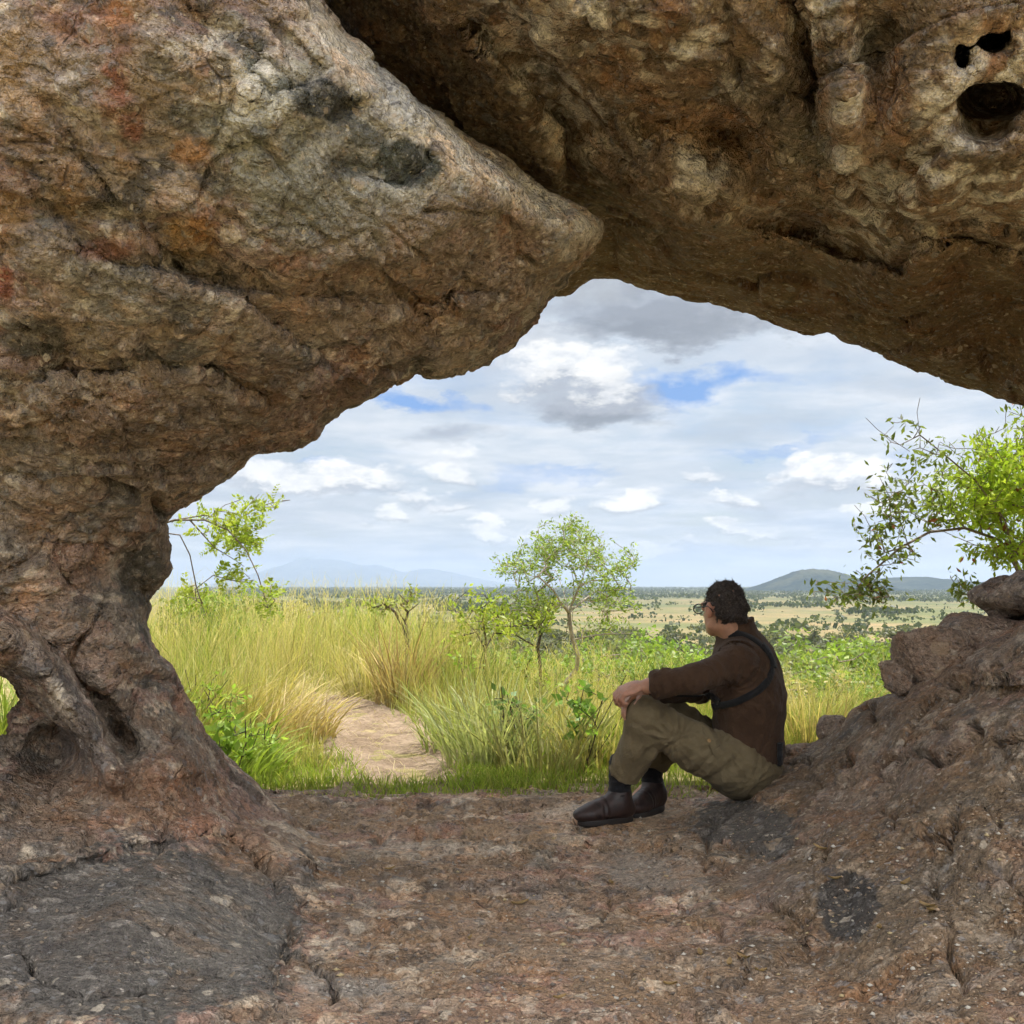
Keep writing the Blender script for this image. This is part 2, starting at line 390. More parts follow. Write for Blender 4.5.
    def fld(M, wk): return np.minimum(np.minimum(wk-M[0], M[1]-wk), M[2]+.004)
    def smax(a, b, k):
        h = np.clip(.5+.5*(a-b)/k, 0, 1); return b*(1-h)+a*h+k*h*(1-h)
    def floorf(wk):
        y = math.exp(wk); x = ax*y; z = CAMZ+az*y
        f = (floor_h(x, np.full_like(x, y))-z)/y
        return np.minimum(f, (floor_back(x)-y)/y*.8)
    for k, wk in enumerate(w):
        fA, fB, fC, fE, fD = fld(A, wk), fld(B, wk), fld(C, wk), fld(E, wk), floorf(wk)
        low = smax(smax(fC, fD, .025), fE, .02)
        up = np.maximum(fA, fB)
        for (hx, hy, rx, ry, hd) in holes:
            e = 1-np.sqrt(((U-hx)/rx)**2+((Vv-hy)/ry)**2+((wk-math.log(hd)-.03)/.12)**2)
            up = np.minimum(up, -e*.03)
        Fv[:, :, k] = smax(up, low, .012)
    log('field', Fv.shape)
    V, Q = surface_nets(Fv)
    log('nets', V.shape, Q.shape)
    # to uvw
    def toworld(V):
        uu = u[0]+V[:, 0]*du; vv = v[0]+V[:, 1]*du; ww = w[0]+V[:, 2]*(w[1]-w[0])
        y = np.exp(ww)
        return P(uu, vv, y)
    # labels per face from maps
    Vc = V[Q].mean(1); iu = np.clip(np.round(Vc[:, 0]).astype(int), 0, len(u)-1); iv = np.clip(np.round(Vc[:, 1]).astype(int), 0, len(v)-1)
    wk = w[0]+Vc[:, 2]*(w[1]-w[0]); y = np.exp(wk)
    def fldp(M): return np.minimum(np.minimum(wk-M[0][iu, iv], M[1][iu, iv]-wk), M[2][iu, iv]+.004)
    x = ax[iu, iv]*y; z = CAMZ+az[iu, iv]*y
    fD = np.minimum((floor_h(x, y)-z)/y, (floor_back(x)-y)/y*.8)
    L = np.argmax(np.stack([fldp(A), fldp(B), fldp(C), fD, fldp(E)]), 0)
    W = toworld(V)
    W = smooth_verts(W, Q, 1, .5)
    W, Q, par = subdivide(W, Q); L = L[par]
    W = smooth_verts(W, Q, 1, .5)
    N = vnormals(W, Q)
    # orientation check: front face of floor should point up
    fm = np.unique(Q[L == 3]); 
    if N[fm, 2].mean() < 0: Q = Q[:, ::-1].copy(); N = -N; log('flipped')
    log('sub', W.shape)
    Lv = np.zeros(len(W), int); Lv[Q.ravel()] = np.repeat(L, 4)
    Wp = W.astype(f32)
    # bedding coordinates: layers that dip to the right, thin across
    th = math.radians(-18); c, s = math.cos(th), math.sin(th)
    bx = Wp[:, 0]*c+Wp[:, 2]*s; bz = -Wp[:, 0]*s+Wp[:, 2]*c
    Pb = np.stack([bx, Wp[:, 1]*.8, bz*2.6], -1)
    px, py = PX(Wp)
    see = (N[:, 1] < .45) & (px > -320) & (px < 1350) & (py > -170) & (py < 1190) & (Wp[:, 1] > 0)
    big = .020*fbm(Wp*2.2, 3, .5, 40)
    dsp = big.copy(); slow = np.zeros(len(W))
    si = np.nonzero(see)[0]; log('seen', len(si), 'of', len(W))
    def relief(Wp, Pb, Lv):
        isF = (Lv == 3); isA = (Lv == 0); isB = Lv == 1; isC = Lv == 2; isE = Lv == 4
        wrp = np.stack([perlin(Wp*3, 60), perlin(Wp*3, 61), perlin(Wp*3, 62)], -1)*.12
        h1, e1 = chips(Wp*[1, 1, 1.6]+wrp*1.3, 4.2, 70)
        h2, e2 = chips(Pb+wrp, 9, 71)
        h3, e3 = chips(Wp+wrp*.6, 26, 72)
        fine = fbm(Wp*28, 3, .6, 90)
        strata = fbm(Pb*7+wrp*4, 3, .55, 44, ridge=True)
        slow = sst(-.25, .35, perlin(Wp*1.3, 77))
        h4, e4 = chips(Wp+wrp*.3, 60, 73)
        h0, e0 = chips(Wp+wrp*.5, 1.9, 69, .8)
        d = h0*np.where(isF, .012, np.where(isE, .055, np.where(isA, .040, .045)))+h1*.024*np.where(isF | isE, .42, np.where(isC, .6, .9))+h2*.015*(.3+1.0*slow)*np.where(isF | isE, .42, np.where(isC, .6, 1))+(h3*.0060*(.4+.8*slow)+h4*.0022+fine*.0020)*np.where(isF, .12, np.where(isE, .35, 1))
        d -= .012*np.exp(-(e0/.02)**2)*np.where(isF | isE, .5, 1)
        d += np.where(isA, .009, np.where(isF | isE, .0015, .005))*strata
        d -= .010*np.exp(-(e1/.035)**2)*slow*np.where(isF, .4, .8)+.004*np.exp(-(e2/.06)**2)
        pits = perlin(Wp*14, 95); d -= .014*sst(.35, .6, pits)*np.where(isB | isC, 1, .35)
        fl = fbm(np.stack([Wp[:, 0]*1.6, Wp[:, 1]*3.6, Wp[:, 2]*0], -1)+wrp*1.2, 3, .55, 55)*5
        st = np.floor(fl)+sst(.82, 1, fl-np.floor(fl)); back = sst(2.6, 3.6, Wp[:, 1])
        return d+np.where(isF, (st-fl*.6)*.017*(.45+.55*back), 0)
    isF = (Lv == 3)
    dsp = dsp*np.where(isF, .4, 1); qx_, qy_ = px[si], py[si]
    calm = 1-.80*np.exp(-(((qx_-130)/170)**2+((qy_-945)/85)**2)**2)
    calm = calm*(1-.5*np.exp(-(((qx_-650)/45)**2+((qy_-872)/20)**2)**2))*(1-.4*np.exp(-(((qx_-950)/90)**2+((qy_-740)/45)**2)**2))
    dsp[si] += relief(Wp[si], Pb[si], Lv[si])*calm
    nearedge = np.zeros(len(W)); pxs, pys = px[si], py[si]
    nearedge[si] = np.exp(-(np.minimum(np.minimum(np.abs(poly_sd(polyA, pxs, pys)), np.abs(poly_sd(polyC, pxs, pys))), np.minimum(np.abs(poly_sd(polyB, pxs, pys)), np.abs(poly_sd(polyE, pxs, pys))))/12)**2)
    dsp = np.clip(dsp, -.09, .07)*(1-.45*nearedge)
    dsp = np.where(isF, dsp*(1-.9*np.exp(-(((Wp[:, 0]-.42)/.35)**2+((Wp[:, 1]-4.05)/.25)**2))), dsp)
    vis = (N[:, 1] < .25) & (px > -60) & (px < 1090) & (py > -60) & (py < 1090); vi = np.nonzero(vis)[0]
    qx = px[vi]+22*perlin(Wp[vi]*4.5, 21)+6*perlin(Wp[vi]*17, 23); qy = py[vi]+22*perlin(Wp[vi]*4.5, 22)+6*perlin(Wp[vi]*17, 24)
    for pts, wd, dp in CR:
        pa = np.array(pts); m = (qx > pa[:, 0].min()-20) & (qx < pa[:, 0].max()+20) & (qy > pa[:, 1].min()-20) & (qy < pa[:, 1].max()+20); k = vi[m]
        dsp[k] -= dp*Wp[k, 1]*np.exp(-(line_d(pts, qx[m], qy[m])/wd)**2)*sst(-.45, .25, perlin(Wp[k]*6, 25))
    for (hx, hy, rx, ry, hd) in holes: dsp *= 1-.55*np.exp(-(((px-hx)/(rx*1.5))**2+((py-hy)/(ry*1.5))**2)**2)*(N[:, 1] < .6)
    W = W+N*dsp[:, None]
    log('displaced')
    # ---- surface marks with their own shapes (lichen, stains, dark slabs) and broad tones
    Wall, Lall = W, Lv
    W = W[si]; Wp = Wp[si]; Lv = Lv[si]; isF = Lv == 3; isA = Lv == 0; isB = Lv == 1; isC = Lv == 2; isE = Lv == 4
    px, py = PX(W)
    fx = fbm(Wp*5, 4, .6, 101); fy = fbm(Wp*5, 4, .6, 104); wx = px+20*fx; wy = py+20*fy
    n1 = fbm(Wp*5, 4, .6, 110); n2 = fbm(Wp*13, 3, .6, 120)
    col = np.zeros((len(W), 3)); al = np.zeros(len(W))
    ne = fbm(Wp*26, 3, .68, 140)
    def ell(cx, cy, rx, ry, ang=0, soft=.25):
        a = math.radians(ang); k_ = min(min(rx, ry)*.38, 24); X = px+k_*fx-cx; Y = py+k_*fy-cy
        r = np.sqrt(((X*math.cos(a)+Y*math.sin(a))/rx)**2+((-X*math.sin(a)+Y*math.cos(a))/ry)**2)
        soft = soft*.7; r = r+(.16+.35*soft)*ne
        return sst(1+soft, 1-soft, r)
    def paint(m, c, st=1., where=None):
        nonlocal col, al
        m = np.clip(m, 0, 1)*st
        if where is not None: m = m*where
        col = col*(1-m[:, None])+np.array(c)*m[:, None]; al = np.maximum(al, 0)*(1-m)+m
    GREY = (.27, .275, .25); DGREY = (.09, .095, .09); PALE = (.60, .58, .54); ORA = (.46, .24, .10); RED = (.27, .085, .055); OCH = (.32, .20, .08); PURP = (.30, .26, .26); BLK = (.05, .05, .052)
    fs = isF | isE
    paint(np.ones(len(W)), (.26, .195, .135), .8, fs); paint(np.ones(len(W)), (.23, .185, .15), .5, isC)
    # natural blotches of several minerals
    for sd_, fq, th_, c_, st_ in ((150, 2.6, .12, (.33, .235, .22), .75), (155, 3.4, .22, (.50, .41, .36), .7), (160, 4.2, .26, (.25, .25, .24), .75), (165, 5.5, .30, (.34, .235, .13), .4), (170, 7.5, .34, (.62, .58, .52), .7), (175, 7.0, .36, (.10, .10, .10), .75), (180, 3.0, .30, (.30, .17, .13), .25)):
        q_ = fbm(Wp*fq*[1, 1, 1.7], 3, .6, sd_)+.16*ne
        paint(sst(th_, th_+.10, q_), c_, st_, np.where(isC | isF | isE, .45, 1.) if sd_ in (180, 165, 155) else None)
    # slab
    paint(ell(330, 150, 135, 95, 25, .3), (.24, .255, .235), .8, isA); paint(ell(250, 110, 70, 60, 0, .5)*sst(-.3, .1, n2), (.55, .54, .48), .6, isA); paint(ell(260, 90, 60, 60, 0, .5)*sst(.05, .3, -n2), (.10, .11, .10), .8, isA)
    paint(ell(420, 160, 60, 60, 20, .35), (.42, .43, .42), .75, isA)
    paint(ell(330, 130, 120, 70, 25, .5)*sst(-.1, .3, n1), (.30, .31, .27), .6, isA)
    paint(ell(300, 215, 120, 60, 30, .5)*sst(-.2, .4, n2), GREY, .6, isA)
    paint(ell(235, 60, 60, 50, 0, .5)*sst(0, .3, n2), PALE, .75, isA)
    paint(np.exp(-(line_d([(316, 20), (370, 75), (420, 110), (440, 150), (520, 190), (585, 225)], wx, wy)/26)**2), (.72, .68, .62), .9, isA)
    paint(ell(328, 104, 30, 20, 10, .12), (.065, .07, .068), 1, isA); paint(ell(362, 134, 30, 13, 25, .12), (.13, .135, .125), .95, isA); paint(ell(408, 163, 34, 27, 10, .12), (.075, .085, .075), 1, isA)
    paint(ell(352, 166, 24, 12, 0, .15), (.13, .135, .12), .9, isA); paint(ell(190, 120, 40, 30, 0, .5)*sst(-.1, .3, n2), DGREY, .7, isA)
    paint(ell(245, 40, 20, 12, 0, .4), DGREY, .8, isA)
    paint(ell(112, 88, 18, 34, -12, .6)*sst(-.35, .1, n2), RED, .75, isA); paint(ell(130, 125, 12, 16, 0, .4), RED, .7, isA); paint(ell(85, 30, 60, 25, 20, .6), RED, .3, isA)
    paint(ell(105, 250, 30, 12, 0, .5), RED, .6, isA); paint(ell(5, 285, 10, 16, 0, .4), RED, .7, isA); paint(ell(190, 150, 22, 14, 0, .4), ORA, .7, isA)
    paint(ell(125, 15, 25, 16, 0, .6), ORA, .4, isA); paint(ell(20, 60, 26, 46, 0, .7)*sst(-.1, .3, n2), OCH, .6, isA); paint(ell(190, 240, 28, 22, 0, .4), OCH, .75, isA)
    paint(ell(60, 210, 60, 60, 0, .7)*sst(-.1, .3, n1), OCH, .6, isA); paint(ell(60, 120, 40, 50, 0, .5)*sst(-.2, .3, n2), PURP, .7, isA)
    paint(ell(35, 335, 34, 18, 10, .3), DGREY, .8, isA); paint(ell(117, 366, 10, 8, 0, .2), BLK, .8, isA); paint(ell(90, 290, 60, 26, 30, .5)*sst(-.1, .4, n2), PALE, .55, isA)
    paint(ell(430, 270, 130, 60, -10, .6), (.30, .21, .15), .55, isA); paint(ell(200, 420, 200, 50, 0, .6), (.27, .19, .14), .5, isA)
    # overhang
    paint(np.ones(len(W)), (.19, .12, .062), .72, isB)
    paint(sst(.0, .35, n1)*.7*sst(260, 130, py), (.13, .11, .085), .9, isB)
    for e in [(520, 25, 40, 60, -30), (575, 100, 26, 34, 0), (690, 50, 50, 12, -30), (850, 110, 16, 90, 5), (905, 200, 55, 40, 10), (960, 160, 60, 26, -20), (865, 235, 26, 36, 0), (1000, 200, 40, 30, 0), (1000, 60, 40, 70, 0), (640, 30, 20, 26, -30), (750, 80, 30, 16, -15), (700, 165, 26, 24, 30), (940, 100, 20, 60, 10), (590, 20, 20, 40, -30), (830, 15, 40, 20, 0), (560, 125, 16, 30, -40)]:
        paint(ell(*e, .6)*sst(-.15, .25, n2), PALE, .85, isB)
    paint(np.exp(-(line_d([(520, 80), (565, 140), (640, 178), (720, 208), (765, 212), (830, 248), (900, 262), (925, 238), (1024, 238)], wx, wy)/11)**2)*sst(-.25, .15, n2), (.62, .56, .47), .8, isB)
    paint(ell(700, 130, 60, 26, 20, .5), (.34, .21, .12), .6, isB); paint(ell(890, 100, 22, 40, 0, .5), (.34, .21, .12), .5, isB)
    paint(sst(235, 275, py+12*n1), (.135, .082, .045), .8, isB)  # overhang painted darker brown towards its lower edge
    paint(ell(835, 40, 12, 60, 0, .4), DGREY, .6, isB); paint(ell(805, 150, 30, 26, 0, .5), (.16, .17, .13), .5, isB)
    # pillar and foot
    paint(ell(60, 560, 90, 60, 0, .6)*sst(-.2, .3, n2), PALE, .5, isC); paint(ell(80, 555, 30, 40, 0, .4), (.34, .24, .2), .6, isC)
    paint(ell(140, 575, 22, 36, 0, .3), DGREY, .85, isC); paint(ell(60, 640, 60, 30, 20, .5), (.36, .3, .27), .6, isC)
    paint(np.exp(-(line_d([(20, 655), (60, 690), (85, 730), (105, 775)], wx, wy)/18)**2), (.15, .15, .17), .85, isC); paint(np.exp(-(line_d([(20, 640), (60, 662), (95, 700), (110, 740)], wx, wy)/7)**2)*sst(-.2, .2, n2), (.55, .52, .50), .8, isC); paint(ell(40, 590, 60, 24, -20, .5)*sst(-.2, .2, n2), (.50, .38, .34), .6, isC); paint(ell(85, 530, 24, 12, 0, .5), (.62, .56, .5), .7, isC)
    paint(ell(60, 700, 8, 26, -25, .5), PALE, .6, isC); paint(ell(80, 745, 20, 40, -15, .5), (.16, .13, .11), .5, isC)
    paint(ell(135, 938, 168, 90, -3, .10), (.115, .12, .125), .96); paint(ell(200, 920, 80, 40, 0, .5), (.24, .24, .24), .4, isC); paint(ell(20, 950, 130, 90, 0, .3), (.10, .10, .105), .7, isC)
    paint(ell(150, 800, 60, 26, 20, .6), (.30, .17, .10), .6, isC); paint(ell(70, 800, 70, 30, 0, .6), (.2, .14, .10), .5, isC); paint(ell(350, 1000, 60, 14, 0, .4), (.3, .3, .3), .6)
    paint(ell(190, 780, 50, 30, 40, .6), (.25, .16, .11), .4, isC)
    paint(ell(250, 850, 40, 30, 30, .6), (.30, .2, .12), .45, isC)
    # floor + slope
    fs = isF | isE
    paint(ell(650, 870, 50, 22, 5, .15), (.26, .23, .21), .7, fs); pass
    paint(ell(740, 880, 34, 20, 0, .2), (.18, .15, .14), .6, fs); paint(ell(670, 852, 40, 12, 10, .3), (.27, .2, .14), .5, fs); paint(ell(500, 822, 240, 36, 0, .6)*sst(-.2, .25, n1), (.42, .33, .24), .75, fs); paint(ell(560, 930, 200, 60, 0, .7)*sst(-.1, .3, n1), (.36, .26, .18), .6, fs)
    paint(ell(600, 812, 60, 9, 0, .5), (.55, .50, .45), .7, fs); paint(ell(440, 850, 70, 8, 0, .5), (.50, .48, .45), .7, fs); paint(ell(490, 885, 50, 8, 0, .5), (.22, .2, .2), .6, fs)
    paint(ell(880, 1000, 40, 18, 0, .5), (.34, .2, .11), .55, fs); paint(ell(820, 720, 50, 12, -30, .5)*sst(-.2, .3, n2), (.40, .36, .32), .5, fs)
    paint(sst(.2, .5, n1)*.8, (.12, .105, .095), .7, fs); paint(sst(.25, .5, n2)*.6, (.33, .24, .17), .6, fs)
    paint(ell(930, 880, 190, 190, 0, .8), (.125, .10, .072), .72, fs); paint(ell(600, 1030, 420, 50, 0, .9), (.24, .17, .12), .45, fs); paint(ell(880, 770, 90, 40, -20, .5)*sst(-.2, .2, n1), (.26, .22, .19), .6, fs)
    paint(ell(960, 650, 80, 40, -40, .6), (.3, .23, .19), .4, fs)
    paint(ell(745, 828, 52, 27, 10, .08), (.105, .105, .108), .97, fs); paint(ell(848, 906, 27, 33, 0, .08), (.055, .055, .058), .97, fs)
    paint(ell(655, 872, 50, 20, 5, .10), (.27, .25, .235), .85, fs); paint(ell(345, 985, 46, 13, 5, .15), (.26, .26, .265), .85); paint(ell(770, 885, 34, 18, 10, .12), (.20, .17, .155), .8, fs)
    paint(np.exp(-(line_d([(330, 40), (378, 78), (425, 118), (450, 150), (520, 188), (585, 224)], px+6*ne, py+6*ne)/13)**4), (.66, .64, .60), .85, isA)
    paint(ell(400, 92, 40, 22, 40, .3), (.42, .44, .46), .7, isA)
    for (x_, y_, r_) in [(176, 766, 5), (113, 768, 3), (263, 667, 4), (733, 860, 5), (430, 735, 4)]:
        paint(sst(r_*1.3, r_*.7, np.hypot(px-x_, (py-y_)*1.6)), (.6, .58, .54), .9)
    al = np.clip(al, 0, 1)
    col = col*np.where((fs | isC)[:, None], [[1.06, .98, .86]], [[.95, .935, .905]]); col_, al_ = col, al; W, Lv = Wall, Lall
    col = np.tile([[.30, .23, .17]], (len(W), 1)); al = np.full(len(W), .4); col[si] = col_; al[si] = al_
    mat = rock_material()
    root = empty('rock_arch', P(60, 900, 3.0), label='weathered brown rock arch framing the view of the plain', cat='rock arch')
    names = {0: ('slab', 'grey and brown lichen-stained slab leaning over on the left'), 1: ('overhang', 'dark ochre ceiling rock with round holes'), 2: ('pillar', 'narrow waisted pillar with a dark grey boulder at its foot')}
    def sub(sel):
        q = Q[sel]; ids, inv = np.unique(q, return_inverse=True)
        return ids, inv.reshape(q.shape)
    out = {}
    for k in range(5):
        ids, q = sub(L == k)
        nm = {0: 'slab', 1: 'overhang', 2: 'pillar', 3: 'rock_floor', 4: 'rock_slope'}[k]
        V_ = W[ids]-(np.array(root.location) if k < 3 else 0)
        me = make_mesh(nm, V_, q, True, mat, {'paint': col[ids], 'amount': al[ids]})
        if k < 3: o = obj(nm, me, root, label=names[k][1])
        elif k == 3: o = obj(nm, me, kind='structure')
        else: o = obj(nm, me, label='rough brown rock slope rising to the right behind the seated man', cat='rock')
        out[nm] = o
    log('rock done', len(W))
    cw = W[Q[:, 0]]; qs = Q[((L == 3) | (L == 4)) & (np.abs(cw[:, 0]-.6) < .8) & (np.abs(cw[:, 1]-4) < .7)]
    out['bvh'] = BVHTree.FromPolygons([tuple(p) for p in W[np.unique(qs)].tolist()], np.unique(qs, return_inverse=True)[1].reshape(qs.shape).tolist())
    cm = cw; qs = Q[((L == 3) | (L == 4)) & (cm[:, 1] < 4.6) & (cm[:, 2] < .8)][::1]
    fu, fi = np.unique(qs, return_inverse=True); out['grit'] = BVHTree.FromPolygons(W[fu].tolist(), fi.reshape(qs.shape).tolist())
    return out
def line_gauss(pts, wd, U, Vv): return np.exp(-(line_d(pts, U, Vv)/wd)**2)

def rock_material(name='rock', tint=(1.14, 1.09, 1.06)):
    t = NT(name)
    pos = t.n('ShaderNodeNewGeometry').outputs['Position']
    wv = t.noise(pos, 4.0, 1, .5, out='Color')
    vec = t.n('ShaderNodeVectorMath', {0: pos, 1: t.n('ShaderNodeVectorMath', {0: wv, 3: .06}, operation='SCALE').outputs[0]}, operation='ADD').outputs[0]
    n1 = t.noise(vec, 1.6, 5, .62)
    base = t.ramp(n1, [(.28, (.13, .115, .10)), (.42, (.27, .225, .19)), (.5, (.38, .31, .25)), (.58, (.31, .235, .18)), (.72, (.48, .42, .36))])
    col = t.mix(t.attr('amount', 'Fac'), base, t.attr('paint'))
    n2 = t.noise(vec, 7, 5, .68)
    col = t.mix(t.ramp(n2, [(.52, 0), (.62, .6)]), col, t.mix(1.0, col, (1.22, .95, .74), 'MULTIPLY'))
    n3 = t.noise(vec, 11, 6, .74)
    col = t.mix(t.ramp(n3, [(.54, 0), (.64, .6)]), col, t.mix(.5, t.mix(1.0, col, (1.5, 1.5, 1.5), 'MULTIPLY'), (.50, .47, .42)))
    n4 = t.noise(vec, 9.3, 6, .72)
    col = t.mix(t.ramp(n4, [(.33, .85), (.44, 0)]), col, t.mix(.72, col, (.045, .045, .045)))
    n5 = t.noise(pos, 60, 3, .75)
    col = t.mix(1.0, col, t.ramp(n5, [(.30, .5), (.44, .88), (.55, 1.06), (.68, 1.4)]), 'MULTIPLY')
    n6 = t.noise(pos, 170, 1, .6)
    col = t.mix(1.0, col, t.ramp(n6, [(.3, .86), (.5, 1.0), (.7, 1.12)]), 'MULTIPLY')
    col = t.mix(t.ramp(n5, [(.66, 0), (.70, .6)]), col, (.60, .56, .50))
    # clasts set in the matrix: stones of several sizes and colours
    w2 = t.noise(pos, 26, 2, .6, out='Color')
    cv = t.n('ShaderNodeVectorMath', {0: vec, 1: t.n('ShaderNodeVectorMath', {0: w2, 3: .035}, operation='SCALE').outputs[0]}, operation='ADD').outputs[0]
    cl = 0.0
    for sc_, lo, hi, pr, st in ((9.0, .24, .28, .74, .75), (24.0, .26, .34, .62, .8), (62.0, .28, .42, .5, .75)):
        vn = t.n('ShaderNodeTexVoronoi', {'Vector': cv, 'Scale': sc_}, feature='F1')
        rgb = t.n('ShaderNodeSeparateColor', {0: vn.outputs['Color']}).outputs
        m = t.math('MULTIPLY', t.n('ShaderNodeMapRange', {0: vn.outputs['Distance'], 1: lo, 2: hi, 3: 1.0, 4: 0.0}).outputs[0], t.n('ShaderNodeMapRange', {0: rgb[0], 1: pr, 2: pr+.04, 3: 0.0, 4: st}).outputs[0])
        cc = t.ramp(rgb[1], [(0, (.07, .065, .065)), (.3, (.16, .15, .15)), (.5, (.27, .275, .28)), (.72, (.42, .33, .23)), (.9, (.62, .56, .46))], 'CONSTANT')
        col = t.mix(m, col, t.mix(.35, cc, col)); cl = t.math('ADD', cl, t.math('MULTIPLY', m, .055/sc_))
    # thin veins / hairline cracks
    vo = t.n('ShaderNodeTexVoronoi', {'Vector': vec, 'Scale': 5.5}, feature='DISTANCE_TO_EDGE').outputs['Distance']
    crk = t.ramp(t.math('ADD', vo, t.math('MULTIPLY', t.ramp(n2, [(.45, 1), (.6, 0)]), .12)), [(.0, 0), (.022, 1)])
    col = t.mix(1.0, col, t.ramp(crk, [(0, .45), (1, 1)]), 'MULTIPLY')
    col = t.mix(1.0, col, tint, 'MULTIPLY')
    b1 = t.noise(vec, 15, 4, .66); b2 = t.noise(pos, 70, 2, .66); b3 = n6
    pl1 = t.ramp(t.noise(vec, 5.5, 5, .6), [(.40, 0), (.425, .45), (.50, .52), (.52, .85), (.62, 1), (.64, .7)])
    pl2 = t.ramp(t.noise(pos, 21, 4, .62), [(.42, 0), (.46, .5), (.54, .55), (.58, 1)])
    pl3 = t.ramp(t.noise(pos, 62, 2, .6), [(.40, 0), (.47, .55), (.55, .6), (.62, 1)])
    h = t.math('ADD', t.math('MULTIPLY', pl1, .016), t.math('ADD', t.math('MULTIPLY', pl2, .0075), t.math('MULTIPLY', pl3, .0038)))
    h = t.math('ADD', h, t.math('MULTIPLY', b1, .022))
    h = t.math('ADD', h, t.math('ADD', t.math('MULTIPLY', b2, .013), t.math('MULTIPLY', b3, .0036)))
    h = t.math('ADD', h, t.math('ADD', t.math('MULTIPLY', crk, .008), cl))
    bump = t.n('ShaderNodeBump', {'Height': h, 'Strength': .95, 'Distance': 1.0}).outputs[0]
    return t.surf(principled(t, Base_Color=col, Roughness=t.ramp(n2, [(.3, .72), (.7, .95)]), Normal=bump, Specular_IOR_Level=.35))
ROCK = build_rock()
# ================================================================== LAND
def terrain(x, y):
    x = np.asarray(x, float); y = np.asarray(y, float)
    az = x/np.maximum(y, 1.0)
    k = sst(-.16, .02, az)
    y0 = 17*(1-k)+6.2*k
    t = np.maximum(y-y0, 0)
    z = -26*(1-np.exp(-t/205))
    z = z-.045*sst(.0, .5, az)*np.clip(y-5, 0, 8)
    near = np.exp(-np.maximum(y, 0)/60)
    p = np.stack([x, y, 0*x], -1)
    z = z+(.05*perlin(p*.6, 201)+.10*perlin(p*.17, 202)*sst(5, 12, y))*near+(1.2*perlin(p*.02, 203))*sst(40, 120, y)*sst(500, 200, y)
    z = np.where(y < 4.9, z*.5-.05*sst(4.9, 4.3, y)-.10*sst(4.6, 3.5, y), z)
    return z-.03
PATH_C = [(-.50, 4.45), (-.50, 4.75), (-.52, 5.2), (-.64, 5.8), (-.80, 6.4), (-.98, 7.1), (-1.22, 7.7), (-1.62, 8.3), (-2.15, 8.9), (-2.9, 9.5), (-3.9, 10.1), (-5.5, 10.6)]
PATH_W = [.50, .50, .58, .66, .62, .52, .46, .44, .42, .40, .40, .4]
def path_dist(x, y):
    """distance to centreline divided by half width"""
    best = np.full(np.shape(x), 1e9)
    for i in range(len(PATH_C)-1):
        (x0, y0), (x1, y1) = PATH_C[i], PATH_C[i+1]
        ex, ey = x1-x0, y1-y0
        t = np.clip(((x-x0)*ex+(y-y0)*ey)/(ex*ex+ey*ey), 0, 1)
        w = (PATH_W[i]*(1-t)+PATH_W[i+1]*t)*.5
        best = np.minimum(best, np.hypot(x-x0-t*ex, y-y0-t*ey)/w)
    return best
def ground_material():
    t = NT('ground')
    pos = t.n('ShaderNodeNewGeometry').outputs['Position']
    sep = t.n('ShaderNodeSeparateXYZ', {0: pos}).outputs
    far = t.ramp(t.math('DIVIDE', sep[1], 400.0), [(.10, 0), (.6, 1)])
    n1 = t.noise(pos, .8, 8, .65); n2 = t.noise(pos, 9, 8, .7); n3 = t.noise(pos, 60, 4, .7)
    near = t.ramp(n1, [(.35, (.17, .16, .06)), (.5, (.30, .25, .12)), (.65, (.38, .29, .17))])
    near = t.mix(1.0, near, t.ramp(n2, [(.3, .6), (.55, 1.05), (.75, 1.3)]), 'MULTIPLY')
    near = t.mix(1.0, near, t.ramp(n3, [(.3, .6), (.6, 1.2)]), 'MULTIPLY')
    m1 = t.noise(pos, .0042, 8, .6, .4); m2 = t.noise(pos, .03, 8, .7); m3 = t.noise(pos, .0011, 6, .6)
    dry = t.mix(t.ramp(m2, [(.35, 0), (.65, 1)]), (.27, .195, .10), (.17, .145, .07))
    grn = t.mix(t.ramp(m2, [(.35, 0), (.65, 1)]), (.13, .15, .055), (.08, .10, .04))
    fc = t.mix(t.ramp(m1, [(.42, 0), (.56, .85)]), dry, grn)
    # woodland gets denser with distance
    dist = t.ramp(t.math('DIVIDE', sep[1], 9000.0), [(.08, 0), (.22, .55), (.5, .9)])
    fc = t.mix(t.math('MULTIPLY', dist, t.ramp(m3, [(.30, .35), (.6, 1)])), fc, (.055, .075, .04))
    col = t.mix(far, near, fc)
    bump = t.n('ShaderNodeBump', {'Height': t.math('ADD', t.math('MULTIPLY', n2, .03), t.math('MULTIPLY', n3, .01)), 'Strength': .8, 'Distance': 1.0}).outputs[0]
    return t.surf(principled(t, Base_Color=col, Roughness=.95, Normal=bump, Specular_IOR_Level=.1))
